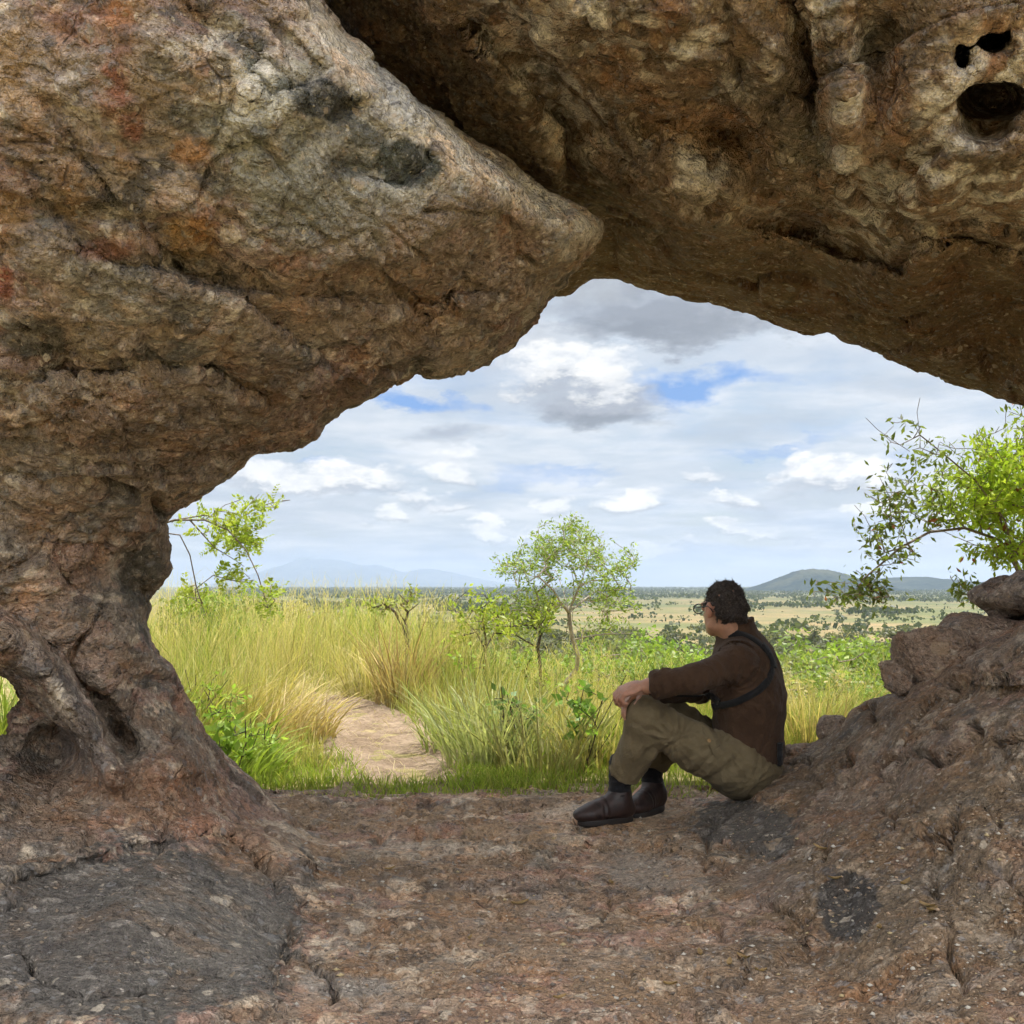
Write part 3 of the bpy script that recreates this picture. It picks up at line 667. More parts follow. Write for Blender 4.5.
def build_land():
    r = np.concatenate([[0.0], np.exp(np.linspace(math.log(.6), math.log(17000), 230))])
    th = np.concatenate([np.radians(np.arange(-42, 42, .3)), np.radians(np.arange(42, 318, 3.0))])
    R, T = np.meshgrid(r[1:], th, indexing='ij')
    x = R*np.sin(T); y = R*np.cos(T)
    z = terrain(x, np.maximum(y, -50))
    z = np.where(y < 0, -.12+0*z-.01*np.minimum(-y, 30)+.1*perlin(np.stack([x*.2, y*.2, 0*x], -1), 5), z)
    nr, nt = x.shape
    V = np.concatenate([np.stack([x, y, z], -1).reshape(-1, 3), [[0, 0, -.16]]])
    a = (np.arange(nr-1)[:, None]*nt+np.arange(nt)[None]).ravel(); b = (np.arange(nr-1)[:, None]*nt+(np.arange(nt)[None]+1) % nt).ravel()
    q = np.stack([a, b, b+nt, a+nt], -1)[:, ::-1]
    tr = np.stack([np.arange(nt), np.full(nt, len(V)-1), (np.arange(nt)+1) % nt], -1)
    obj('ground', make_mesh('ground', V, [q, tr], True, ground_material()), kind='structure')
    # trodden path: its own thin sheet over the ground
    pc = np.array(PATH_C); s = np.concatenate([[0], np.cumsum(np.hypot(*np.diff(pc, axis=0).T))])
    m = 260; ss = np.linspace(0, s[-1], m)
    cxy = np.stack([np.interp(ss, s, pc[:, 0]), np.interp(ss, s, pc[:, 1])], -1)
    for _ in range(20): cxy[1:-1] = .5*cxy[1:-1]+.25*(cxy[:-2]+cxy[2:])
    w = np.interp(ss, s, PATH_W)*.62
    tg = np.gradient(cxy, axis=0); tg /= np.linalg.norm(tg, axis=1, keepdims=True); nn = np.stack([tg[:, 1], -tg[:, 0]], -1)
    kk = np.linspace(-1, 1, 33)
    n_e = perlin(np.stack([ss*2.5, ss*0, ss*0], -1), 9)*.35+perlin(np.stack([ss*7, ss*0+4, ss*0], -1), 9)*.25
    n_f = perlin(np.stack([ss*2.5, ss*0+9, ss*0], -1), 9)*.35+perlin(np.stack([ss*7, ss*0+14, ss*0], -1), 9)*.25
    off = kk[None]*w[:, None]*(1+np.where(kk[None] < 0, n_e[:, None], n_f[:, None])*np.abs(kk[None]))
    X = cxy[:, None, 0]+nn[:, None, 0]*off; Y = cxy[:, None, 1]+nn[:, None, 1]*off
    p = np.stack([X, Y, 0*X], -1)
    Z = terrain(X, Y)+.012+.02*fbm(p*5, 4, .6, 33)*(1-np.abs(kk[None])**4)-.02*(1-kk[None]**2)+.014-.035*(np.abs(kk[None]) > .97)
    i = (np.arange(m-1)[:, None]*33+np.arange(32)[None]).ravel()
    t = NT('path_dirt'); pos = t.n('ShaderNodeNewGeometry').outputs['Position']
    n1 = t.noise(pos, 4, 8, .65); n2 = t.noise(pos, 30, 6, .7); n3 = t.noise(pos, 150, 4, .7)
    c_ = t.ramp(n1, [(.32, (.17, .12, .08)), (.5, (.27, .20, .14)), (.68, (.36, .28, .20))])
    c_ = t.mix(1.0, c_, t.ramp(n2, [(.3, .6), (.5, 1), (.7, 1.2)]), 'MULTIPLY')
    c_ = t.mix(t.ramp(n3, [(.58, 0), (.68, .6)]), c_, (.50, .42, .30))
    bp = t.n('ShaderNodeBump', {'Height': t.math('ADD', t.math('MULTIPLY', n2, .02), t.math('MULTIPLY', n3, .006)), 'Strength': .9, 'Distance': 1.0}).outputs[0]
    mat = t.surf(principled(t, Base_Color=c_, Roughness=.95, Normal=bp, Specular_IOR_Level=.1))
    obj('path', make_mesh('path', np.stack([X, Y, Z], -1).reshape(-1, 3), np.stack([i, i+1, i+34, i+33], -1), True, mat), kind='structure')
build_land()
log('land')

# ---------------------------------------------------------------- hills and far mountains
def ridge(name, xs, tops, y0, depth, mat, rough, seed, base=-27):
    """a hill range: height profile given along x (metres), real depth in y"""
    x = np.linspace(xs[0], xs[-1], 240); v = np.linspace(-1, 1, 60)
    top = np.interp(x, xs, tops)
    k = np.ones(7)/7
    top = np.convolve(np.pad(top, 3, 'edge'), k, 'valid')
    X, Vv = np.meshgrid(x, v, indexing='ij')
    L = xs[-1]-xs[0]
    p = np.stack([X/L*14, Vv*depth/L*14, 0*X+seed], -1)
    prof = np.clip(1-np.abs(Vv)**1.6, 0, 1)
    h = (top[:, None]-base)*(prof*(1+rough*fbm(p, 5, .55, seed)*(prof < .999)))
    Y = y0+Vv*depth
    V = np.stack([X, Y, base+h], -1).reshape(-1, 3)
    i = (np.arange(239)[:, None]*60+np.arange(59)[None]).ravel()
    obj(name, make_mesh(name, V, np.stack([i, i+60, i+61, i+1], -1), True, mat), kind='structure')
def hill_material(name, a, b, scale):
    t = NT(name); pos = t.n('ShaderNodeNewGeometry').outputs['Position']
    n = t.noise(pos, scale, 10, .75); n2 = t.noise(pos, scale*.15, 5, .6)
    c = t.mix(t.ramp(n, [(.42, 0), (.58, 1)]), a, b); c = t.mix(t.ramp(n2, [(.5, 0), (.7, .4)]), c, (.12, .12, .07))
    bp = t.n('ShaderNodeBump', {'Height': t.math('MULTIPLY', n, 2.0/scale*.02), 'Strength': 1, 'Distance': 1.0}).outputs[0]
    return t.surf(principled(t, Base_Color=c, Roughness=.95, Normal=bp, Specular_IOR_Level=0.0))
def hx(px, D): return (px-512)/F*D
def hz(py, D): return CAMZ+(585-py)/F*D*1.005
hm = hill_material('hill_scrub', (.006, .018, .022), (.026, .042, .036), .03)
D = 4200
pr = [(738, 590), (752, 589), (765, 584), (780, 578), (795, 572), (808, 569.5), (822, 570), (838, 573), (850, 578), (862, 583), (880, 587), (900, 590)]
ridge('hill', [hx(a, D) for a, b in pr], [hz(b, D) for a, b in pr], D, 420, hm, .10, 3)
D = 5000
pr = [(835, 590), (852, 584), (870, 580), (890, 577.5), (915, 577), (935, 578), (950, 580), (970, 582), (1010, 582), (1060, 584), (1130, 588), (1180, 590)]
ridge('hill', [hx(a, D) for a, b in pr], [hz(b, D) for a, b in pr], D, 500, hm, .10, 9)
D = 15000
pr = [(225, 586), (250, 578), (270, 571), (288, 565), (300, 560), (312, 559), (330, 559.5), (345, 561), (360, 566), (376, 565), (392, 569), (405, 573), (418, 570), (432, 569), (448, 572), (465, 576), (490, 581), (520, 585)]
ridge('mountains', [hx(a, D) for a, b in pr], [hz(b, D) for a, b in pr], D, 2500, hill_material('mountain_hazed', (.085, .12, .17), (.12, .155, .20), .002), .06, 5, base=-60)  # distance haze is put into the mountain colour, pale and blue
ridge('mountains', [hx(a, 13800) for a in (284, 292, 306, 318, 330)], [hz(b, 13800) for b in (585, 581, 579, 582, 585)], 13800, 900, bpy.data.materials['mountain_hazed'], .05, 15, base=-60)
log('hills')
# the air over the plain
def build_haze():
    x0, x1, y0, y1, z0, z1 = -26000, 26000, -3000, 19000, -75, 385
    V = np.array([[x, y, z] for x in (x0, x1) for y in (y0, y1) for z in (z0, z1)], float)
    q = np.array([[0, 1, 3, 2], [4, 6, 7, 5], [0, 4, 5, 1], [2, 3, 7, 6], [0, 2, 6, 4], [1, 5, 7, 3]])
    t = NT('haze_air')
    vol = t.n('ShaderNodeVolumePrincipled', {'Color': (.50, .60, .78, 1), 'Density': HAZE_D, 'Anisotropy': .25})
    t.t.links.new(vol.outputs[0], t.out.inputs['Volume'])
    obj('haze', make_mesh('haze', V, q, False, t.m), kind='stuff', label='pale blue air over the distant plain')
HAZE_D = 8e-5
#HAZE
build_haze()
# ================================================================== VEGETATION
def leaf_material(name, trans=.4, rough=.5, spec=.3):
    t = NT(name)
    c = t.attr('leafcol')
    pos = t.n('ShaderNodeNewGeometry').outputs['Position']
    n = t.noise(pos, 30, 3, .6)
    c = t.mix(1.0, c, t.ramp(n, [(.3, .78), (.7, 1.2)]), 'MULTIPLY')
    d = principled(t, Base_Color=c, Roughness=rough, Specular_IOR_Level=spec)
    tr = t.n('ShaderNodeBsdfTranslucent', {'Color': t.mix(1.0, c, (1.1, 1.15, .55), 'MULTIPLY')}).outputs[0]
    return t.surf(t.n('ShaderNodeMixShader', {0: trans, 1: d, 2: tr}).outputs[0])
M_GRASS = leaf_material('grass_blade', .35, .6, .15)
M_LEAF = leaf_material('leaf', .42, .5, .3)
def bark_material(name, a, b, sc_=40):
    t = NT(name); pos = t.n('ShaderNodeNewGeometry').outputs['Position']
    n = t.noise(pos, sc_, 8, .7)
    c = t.ramp(n, [(.35, a), (.65, b)])
    bp = t.n('ShaderNodeBump', {'Height': t.math('MULTIPLY', n, .01), 'Strength': .8, 'Distance': 1.0}).outputs[0]
    return t.surf(principled(t, Base_Color=c, Roughness=.9, Normal=bp, Specular_IOR_Level=.2))
M_BARK = bark_material('bark', (.13, .10, .08), (.34, .29, .24)); M_DBARK = bark_material('dark_bark', (.05, .04, .035), (.14, .11, .09))
M_PBARK = bark_material('pale_bark', (.28, .24, .20), (.52, .47, .42))

def blades(base, h, w, lean, az, rng, c0, c1, seg=3, curve=1.6, tw=None):
    """ribbons: base (n,3), height, width, lean (0..1 of height sideways), azimuth of lean; root / tip colours"""
    n = len(base); s = np.linspace(0, 1, seg+1)
    face = rng.uniform(0, math.pi, n) if tw is None else tw
    side = np.stack([np.cos(face), np.sin(face), 0*face], -1)
    dirn = np.stack([np.sin(az), np.cos(az), 0*az], -1)
    V = []; C = []
    for k, t in enumerate(s):
        out = (t**curve)*lean
        up = t*np.sqrt(np.maximum(1-(lean*t*.75)**2, .05))
        c = base+dirn*(out*h)[:, None]+np.array([0, 0, 1])*(up*h)[:, None]
        ww = w*(1-t**1.7)*.5*(.75+.5*min(t*3, 1)) if k < seg else 0*w
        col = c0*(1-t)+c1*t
        if k < seg:
            V += [c-side*ww[:, None], c+side*ww[:, None]]; C += [col, col]
        else:
            V += [c]; C += [col]
    m = 2*seg+1
    V = np.stack(V, 1).reshape(-1, 3); C = np.stack(C, 1).reshape(-1, 3)
    o = np.arange(n)[:, None]*m
    q = np.concatenate([o+np.array([2*k, 2*k+1, 2*k+3, 2*k+2]) for k in range(seg-1)]) if seg > 1 else np.zeros((0, 4), int)
    tr = o+np.array([2*seg-2, 2*seg-1, 2*seg])
    return V, q, tr, C
def merge(parts):
    V = []; Q = []; T = []; C = []; o = 0
    for v, q, t, c in parts:
        V.append(v); Q.append(q+o); T.append(t+o); C.append(c); o += len(v)
    return np.concatenate(V), np.concatenate(Q), np.concatenate(T), np.concatenate(C)
def lerp(a, b, t): return np.asarray(a)*(1-t)+np.asarray(b)*t
G_LIME = np.array((.34, .43, .07)); G_MID = np.array((.24, .33, .07)); G_BLUE = np.array((.33, .40, .19)); G_TAN = np.array((.66, .55, .28)); G_DRY = np.array((.55, .40, .21)); G_YEL = np.array((.56, .53, .17)); G_DARK = np.array((.12, .18, .05))
def gcol(rng, x, y, kind):
    """mix of green, yellow and straw by patch"""
    n = len(x); p = np.stack([x, y, 0*x], -1)
    a = perlin(p*.55, 301)+.5*perlin(p*1.7, 302)+rng.normal(0, .22, n)
    az = x/y
    g = lerp(G_LIME, G_MID, rng.random((n, 1)))
    yv = lerp(G_YEL, G_TAN, rng.random((n, 1)))
    dry = sst(-.22, .30, a+.10+kind)[:, None]
    return g*(1-dry)+yv*dry
def sample_field(rng, n, y0, y1, ax0, ax1, pw=1.6):
    """positions with density falling with distance"""
    q = 1-pw; u = rng.random(n)
    y = (y0**q+(y1**q-y0**q)*u)**(1/q)
    x = rng.uniform(ax0, ax1, n)*y
    return x, y
def build_grass():
    rng = np.random.default_rng(5)
    parts = []
    # ---- tall meadow: tufts of blades
    nt = 12500
    x, y = sample_field(rng, nt, 5.2, 26, -.47, .62, 2.0)
    p = np.stack([x, y, 0*x], -1)
    pd = path_dist(x, y)
    az = x/y
    dens = perlin(p*.9, 310)
    keep = (pd > 1.25+.3*rng.random(nt)) & (dens > -.30)
    # behind the tussocks right of the path the ground falls away; keep a lower sward by the rock
    keep &= ~((y < 5.6) & (az > .28))
    x, y, pd, az = x[keep], y[keep], pd[keep], az[keep]; nt = len(x)
    z = terrain(x, y)
    left = sst(.02, -.10, az)
    H = (.46+.22*left*sst(5.5, 8.5, y)+.14*sst(8, 14, y))*(.6+.6*rng.random(nt))*(1+.55*perlin(np.stack([x*.9, y*.9, 0*x], -1), 312))
    H *= np.where((pd < 2.6), .62, 1)*np.where(y < 5.9, .62, 1)*np.where((az > .2) & (y < 8), .75, 1)
    nb = np.maximum((9*(6/y)**.35).astype(int), 4)
    tot = nb.sum(); ix = np.repeat(np.arange(nt), nb)
    r = .05+.05*(y[ix]/10); a = rng.uniform(0, 2*math.pi, tot)
    bx = x[ix]+r*np.cos(a)*rng.random(tot); by = y[ix]+r*np.sin(a)*rng.random(tot)
    base = np.stack([bx, by, z[ix]-.02], -1)
    h = H[ix]*rng.uniform(.45, 1.15, tot); w = np.maximum(.0042, .00058*y[ix])*(.55+1.5*rng.random(tot)**2.5)
    wind = perlin(np.stack([bx*.35, by*.35, 0*bx], -1), 315)
    laz = np.where(rng.random(tot) < .72, rng.uniform(0, 6.28, tot), 1.1+wind*1.5+rng.normal(0, .6, tot))
    lean = np.clip(rng.normal(.36, .28, tot), .02, 1.1)
    kd = (.12-.35*sst(6.2, 5.3, y[ix])+.16*sst(.0, .35, az[ix]))
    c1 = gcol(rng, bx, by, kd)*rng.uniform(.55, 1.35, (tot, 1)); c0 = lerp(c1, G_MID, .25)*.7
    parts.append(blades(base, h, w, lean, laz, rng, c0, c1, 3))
    # ---- flowering stalks with feathery heads standing over it
    ns = 2600
    x, y = sample_field(rng, ns, 6.2, 24, -.47, .6, 1.9)
    az = x/y; keep = (path_dist(x, y) > 1.6) & ((az < .1) | (rng.random(ns) < .45)); x, y = x[keep], y[keep]; ns = len(x); az = x/y
    left = sst(.05, -.12, az)
    h = (.55+.30*left)*rng.uniform(.7, 1.15, ns); base = np.stack([x, y, terrain(x, y)], -1)
    laz = rng.uniform(0, 2*math.pi, ns); lean = rng.uniform(.05, .35, ns)
    c = lerp(G_TAN, G_YEL, rng.random((ns, 1)))
    parts.append(blades(base, h, np.maximum(.003, .0004*y), lean, laz, rng, c*.85, c, 4))
    top = base+np.stack([np.sin(laz)*lean*h*.9, np.cos(laz)*lean*h*.9, h*.86], -1)
    for j in range(6):
        b2 = top+np.array([0, 0, 1])*(h*.03*j)[:, None]
        parts.append(blades(b2, .05+.07*rng.random(ns), np.maximum(.004, .0005*y), rng.uniform(.3, .9, ns), rng.uniform(0, 6.28, ns), rng, c*1.05, lerp(c, (.6, .5, .3), .6), 1))
    V, Q, T, C = merge(parts)
    obj('tall_grass', make_mesh('tall_grass', V, [Q, T], False, M_GRASS, {'leafcol': C}), kind='stuff', label='tall yellow and green meadow grass beyond the rock')
    log('meadow', len(V))
    # ---- short green sward along the rock edge and beside the path
    n = 42000
    x, y = sample_field(rng, n, 4.45, 7.6, -.42, .42, 1.6)
    az = x/y; pd = path_dist(x, y)
    nn = perlin(np.stack([x*1.8, y*1.8, 0*x], -1), 330)+.5*perlin(np.stack([x*5, y*5, 0*x], -1), 331)
    band = sst(5.7, 5.0, y+.25*nn)*sst(.12, -.02, az)*1.0+.25*sst(3.4, 1.2, pd)+.35*sst(.0, .12, az)*sst(5.9, 5.2, y)
    onpath = sst(.75, 1.15, pd+.3*nn)+sst(4.98, 4.80, y+.12*nn)*.9
    keep = (rng.random(n) < band*np.clip(onpath, 0, 1)*sst(-.75, -.1, nn+.15))
    x, y = x[keep], y[keep]; n = len(x); nn = nn[keep]
    z = terrain(x, y); base = np.stack([x, y, z-.005], -1)
    h = rng.uniform(.03, .10, n)*(1+.7*np.maximum(nn, 0)); laz = rng.uniform(0, 6.28, n)
    c1 = lerp(G_LIME, G_MID, rng.random((n, 1)))*rng.uniform(.85, 1.35, (n, 1)); c1 = lerp(c1, G_YEL, (rng.random((n, 1)) < .2)*.7)
    v = blades(base, h, rng.uniform(.004, .008, n), rng.uniform(.2, .8, n), laz, rng, c1*.7, c1, 2)
    # straw litter on the path
    m = 1100; x, y = sample_field(rng, m, 4.8, 8.6, -.3, .05, 1.5); pd = path_dist(x, y); keep = pd < 1.3; x, y = x[keep], y[keep]; m = len(x)
    base = np.stack([x, y, terrain(x, y)+.014], -1)
    c = lerp((.36, .28, .16), (.5, .42, .28), rng.random((m, 1)))
    l = blades(base, rng.uniform(.04, .16, m), rng.uniform(.002, .005, m), np.full(m, 1.3), rng.uniform(0, 6.28, m), rng, c, c, 2, 1.0)
    V, Q, T, C = merge([v, l])
    obj('short_grass', make_mesh('short_grass', V, [Q, T], False, M_GRASS, {'leafcol': C}), kind='stuff', label='short green grass growing along the edge of the rock floor')
build_grass()
log('grass')

# ---------------------------------------------------------------- tussocks: single clumps of long grass
def tussock(px, py, Y, n, h, spread, cols, label, seed, lean=(.4, .25), az=None, wide=.006):
    rng = np.random.default_rng(seed); n = int(n*.62); wide *= 1.25
    b = P(px, py, Y); x, y = b[0], Y; z = float(terrain(x, y))
    a = rng.uniform(0, 2*math.pi, n); r = spread*np.sqrt(rng.random(n))
    base = np.stack([r*np.sin(a), r*np.cos(a), 0*a-.03], -1)
    laz = np.where(rng.random(n) < .75, a, rng.uniform(0, 6.28, n)) if az is None else az+rng.normal(0, .8, n)
    ln = np.clip(rng.normal(lean[0], lean[1], n)+r/spread*.15, .02, 1.1)
    hh = h*rng.uniform(.3, 1.12, n); wv = .6+1.3*rng.random(n)**2
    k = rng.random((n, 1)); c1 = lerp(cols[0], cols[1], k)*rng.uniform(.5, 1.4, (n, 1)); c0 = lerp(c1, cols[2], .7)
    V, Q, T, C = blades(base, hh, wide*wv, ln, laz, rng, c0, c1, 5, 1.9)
    return obj('grass_tuft', make_mesh('grass_tuft', V, [Q, T], False, M_GRASS, {'leafcol': C}), label=label, cat='grass tuft', group='grass tufts in the meadow').__setattr__('location', (x, y, z))
tussock(300, 760, 6.1, 420, .46, .20, (G_TAN, (.58, .48, .27), G_DRY), 'straw-coloured tuft leaning over the left edge of the dirt path', 1, (.75, .2), 1.35)
tussock(265, 752, 6.6, 420, .50, .25, (G_TAN, G_YEL, G_DRY), 'dry pale tuft between the pillar and the path with flattened stems', 2, (.7, .25), 1.2)
tussock(402, 722, 7.9, 520, .74, .20, (G_TAN, (.50, .34, .18), (.20, .15, .06)), 'upright reddish straw tuft at the far right edge of the dirt path', 3, (.38, .2))
tussock(368, 712, 8.4, 380, .55, .22, (G_TAN, G_YEL, (.2, .17, .07)), 'small brown tuft where the path bends left', 4, (.45, .2))
tussock(490, 790, 5.35, 560, .58, .24, (G_BLUE, (.62, .60, .36), (.30, .33, .14)), 'blue-green arching tuft on the right bank of the path', 5, (.5, .22), None, .006)
tussock(545, 792, 5.2, 560, .50, .26, (G_BLUE, (.60, .55, .30), (.34, .28, .13)), 'thick bluish tuft with brown base left of the leafy sapling', 6, (.45, .22))
tussock(600, 788, 5.3, 420, .46, .24, (G_YEL, G_TAN, (.4, .35, .16)), 'yellow tuft behind the seated man\'s boots', 7, (.45, .25))
tussock(222, 745, 5.4, 260, .36, .26, (G_LIME, (.42, .50, .10), G_MID), 'bright green broad-bladed tuft against the pillar', 8, (.7, .2), 1.3, .011)
tussock(245, 768, 5.0, 240, .30, .18, (G_LIME, (.33, .42, .08), G_MID), 'low lime green tuft with broad blades at the foot of the pillar', 9, (.7, .2), 1.4, .011)
tussock(190, 705, 6.2, 260, .5, .25, (G_LIME, G_YEL, G_MID), 'tall green tuft half hidden by the waist of the pillar', 10, (.6, .2), 1.2, .009)
tussock(455, 765, 5.9, 360, .45, .2, (G_YEL, G_BLUE, G_MID), 'short yellow-green tuft at the lower right corner of the path', 11, (.5, .2))
tussock(8, 745, 5.0, 420, .62, .25, (G_LIME, G_MID, G_DARK), 'green tuft seen through the small hole at the left of the pillar', 12, (.5, .2), None, .010)
tussock(-16, 748, 4.8, 420, .62, .25, (G_LIME, G_YEL, G_DARK), 'second green tuft seen through the small left hole, nearer the frame', 13, (.5, .2), None, .010)
tussock(640, 775, 5.4, 300, .38, .2, (G_YEL, G_LIME, G_MID), 'low green tuft beneath the bent knees of the man', 14, (.5, .2))
tussock(810, 745, 6.0, 420, .50, .28, (G_YEL, G_TAN, G_DRY), 'pale yellow tuft just behind the rock slope', 15, (.4, .2))
log('tussocks')

# ---------------------------------------------------------------- trees
def rot_rand(rng, n):
    v = rng.normal(size=(n, 3)); return v/np.linalg.norm(v, axis=1, keepdims=True)
def leaf_cards(pos, size, rng, cols, aspect=.42, down=0.0, axis=None):
    """one folded-diamond leaf per position, pointing outwards/randomly"""
    n = len(pos); d = rot_rand(rng, n) if axis is None else axis+rot_rand(rng, n)*.7
    d[:, 2] -= down; d /= np.linalg.norm(d, axis=1, keepdims=True)
    s = np.cross(d, rot_rand(rng, n)); s /= np.linalg.norm(s, axis=1, keepdims=True)
    nrm = np.cross(d, s)
    L = np.broadcast_to(size, (n,))*rng.uniform(.6, 1.3, n)
    a = pos; c = pos+d*L[:, None]; m = pos+d*(L*.45)[:, None]+nrm*(L*.06)[:, None]
    b1 = m+s*(L*aspect*.5)[:, None]; b2 = m-s*(L*aspect*.5)[:, None]
    V = np.stack([a, b1, c, b2], 1).reshape(-1, 3)
    q = np.arange(n)[:, None]*4+np.arange(4)
    return V, q, np.repeat(cols, 4, 0)
def skeleton(limbs, attr, rng, seg=.09, wig=.25, reach=1e9, up=.15):
    N = []; par = []
    for i, (pts, att) in enumerate(limbs):
        pts = np.asarray(pts, float); prev = -1 if att is None else None
        if att is not None:
            d = np.linalg.norm(np.array(N)-pts[0], axis=1); prev = int(d.argmin())
        for j in range(len(pts)):
            if j == 0:
                if att is None: N.append(pts[0]); par.append(-1); prev = len(N)-1
                continue
            a = N[prev] if j == 1 else pts[j-1]; L = np.linalg.norm(pts[j]-a); k = max(1, int(L/seg))
            for t in range(1, k+1):
                N.append(a+(pts[j]-a)*t/k); par.append(prev); prev = len(N)-1
    root = N[0]; base_n = len(N)
    A = attr[np.argsort(np.linalg.norm(attr-root, axis=1))]
    cap = len(N)+len(A)*40; Np = np.zeros((cap, 3)); Np[:len(N)] = N; cnt = len(N); tips = []
    z0 = np.array(N)[:, 2].min(); zt = A[:, 2].max()
    lo = z0+(zt-z0)*.12
    for q in A:
        d = Np[:cnt]-q; dd = (d*d).sum(1)+np.where(d[:, 2] > 0, d[:, 2]**2*1.5, 0)+np.where(Np[:cnt, 2] < lo, 4, 0)
        j = int(dd.argmin()); a = Np[j].copy(); L = np.linalg.norm(q-a)
        if L > reach: continue
        k = max(1, int(L/seg)); side = rng.normal(size=3)*wig*L*.35; prev = j
        for t in range(1, k+1):
            s = t/k; pnt = a+(q-a)*s+side*math.sin(math.pi*s)*.6-np.array([0, 0, up*L*math.sin(math.pi*s)*.4])+rng.normal(size=3)*seg*.10
            Np[cnt] = pnt; par.append(prev); prev = cnt; cnt += 1
        tips.append(prev)
    return Np[:cnt], np.array(par), np.array(tips, int), base_n
def tubes(Np, par, rmin, rpow, rmax, sides=5):
    n = len(Np); load = np.zeros(n); child = np.zeros(n, bool); child[par[par >= 0]] = True
    load[~child] = 1
    for i in range(n-1, 0, -1):
        if par[i] >= 0: load[par[i]] += load[i]
    r = np.minimum(rmin*load**rpow, rmax)
    e = np.nonzero(par >= 0)[0]; a = Np[par[e]]; b = Np[e]; d = b-a; L = np.linalg.norm(d, axis=1, keepdims=True); d = d/np.maximum(L, 1e-9)
    ref = np.where(np.abs(d[:, 2:]) > .9, [[1., 0, 0]], [[0, 0, 1.]])
    s = np.cross(d, ref); s /= np.linalg.norm(s, axis=1, keepdims=True); t = np.cross(d, s)
    ra = np.minimum(r[par[e]], r[e]*1.35); rb = r[e]
    th = np.arange(sides)/sides*2*math.pi
    ring = lambda c, rr: c[:, None]+rr[:, None, None]*(np.cos(th)[None, :, None]*s[:, None]+np.sin(th)[None, :, None]*t[:, None])
    V = np.concatenate([ring(a-d*ra[:, None]*.3, ra), ring(b+d*rb[:, None]*.3, rb)], 1).reshape(-1, 3)
    k = np.arange(sides); q = np.stack([k, (k+1) % sides, (k+1) % sides+sides, k+sides], -1)
    Q = (np.arange(len(e))[:, None, None]*2*sides+q[None]).reshape(-1, 4)
    return V, Q, r
def in_ells(ells, n, rng):
    """points in a union of ellipsoids given as (centre3, radii3, weight)"""
    w = np.array([e[2] for e in ells], float); k = rng.choice(len(ells), n, p=w/w.sum())
    v = rot_rand(rng, n)*(rng.random((n, 1))**.42)
    C = np.array([e[0] for e in ells]); R = np.array([e[1] for e in ells])
    return C[k]+v*R[k]
def tree(name, label, cat, base, limbs, ells, n_attr, leaf_fn, bark, rng, rmin=.0025, rpow=.5, rmax=.05, seg=.09, wig=.25, group=None, up=.15):
    attr = in_ells(ells, n_attr, rng)
    Np, par, tips, bn = skeleton(limbs, attr, rng, seg, wig, up=up)
    root = empty(name, base, label=label, cat=cat, group=group)
    V, Q, r = tubes(Np, par, rmin, rpow, rmax)
    obj('trunk', make_mesh('trunk', V-np.array(base), Q, True, bark), root)
    child = np.zeros(len(Np), bool); child[par[par >= 0]] = True
    LV, LQ, LC = leaf_fn(Np, par, tips, bn, r, rng)
    obj('crown', make_mesh('crown', LV-np.array(base), LQ, False, M_LEAF, {'leafcol': LC}), root)
    return root
def terminal_leaves(per, size, cols, back=3, jit=.04, aspect=.42, down=.1, thin=1.0):
    def fn(Np, par, tips, bn, r, rng):
        idx = []
        for t in tips:
            if rng.random() > thin: continue
            i = t
            for k in range(back):
                idx.append(i); i = par[i]
                if i < bn: break
        idx = np.array(idx); pos = np.repeat(Np[idx], per, 0)
        ax = np.repeat(Np[idx]-Np[np.maximum(par[idx], 0)], per, 0); ax /= np.maximum(np.linalg.norm(ax, axis=1, keepdims=True), 1e-6)
        pos = pos+rng.normal(size=pos.shape)*jit
        k = rng.random((len(pos), 1)); c = lerp(cols[0], cols[1], k)*rng.uniform(.75, 1.2, (len(pos), 1))
        return leaf_cards(pos, size, rng, c, aspect, down, ax*.8)
    return fn
def pt(px, py, Y, dz=0):
    p = P(px, py, Y); p[2] += dz; return p
rng = np.random.default_rng(21)
# centre: slender open tree with an umbrella of fine leaves
Y = 9.0
b = pt(552, 700, Y); b[2] = float(terrain(b[0], b[1]))-.03
limbs = [([b, pt(565, 683, Y), pt(577, 668, Y+.05), pt(578, 655, Y), pt(573, 640, Y), pt(570, 625, Y), pt(569, 612, Y)], None),
         ([pt(569, 617, Y), pt(573, 600, Y+.1), pt(574, 584, Y+.15), pt(571, 566, Y+.2)], 1),
         ([pt(569, 617, Y), pt(561, 603, Y-.15), pt(553, 590, Y-.3), pt(538, 576, Y-.4)], 1),
         ([pt(571, 612, Y), pt(584, 600, Y+.2), pt(600, 588, Y+.4), pt(612, 574, Y+.45)], 1),
         ([pt(570, 608, Y), pt(563, 590, Y+.3), pt(556, 570, Y+.5)], 1), ([pt(573, 600, Y), pt(582, 580, Y-.2), pt(588, 560, Y-.35)], 1),
         ([pt(573, 642, Y), pt(590, 636, Y), pt(604, 634, Y+.05), pt(640, 633, Y+.1)], 1)]
ells = [(pt(525, 600, Y), (.30, .4, .14), 1.3), (pt(612, 598, Y+.1), (.26, .4, .14), 1.2), (pt(565, 600, Y+.3), (.4, .4, .12), .8), (pt(600, 625, Y+.2), (.25, .3, .08), .4), (pt(568, 545, Y), (.38, .5, .22), 3.4), (pt(520, 565, Y-.1), (.30, .4, .12), 1.3), (pt(612, 560, Y+.1), (.24, .4, .18), 1.3), (pt(570, 575, Y), (.55, .6, .12), 1.0), (pt(573, 524, Y), (.10, .18, .09), .7), (pt(545, 548, Y), (.28, .3, .12), 1.0), (pt(600, 588, Y), (.3, .4, .1), .7)]
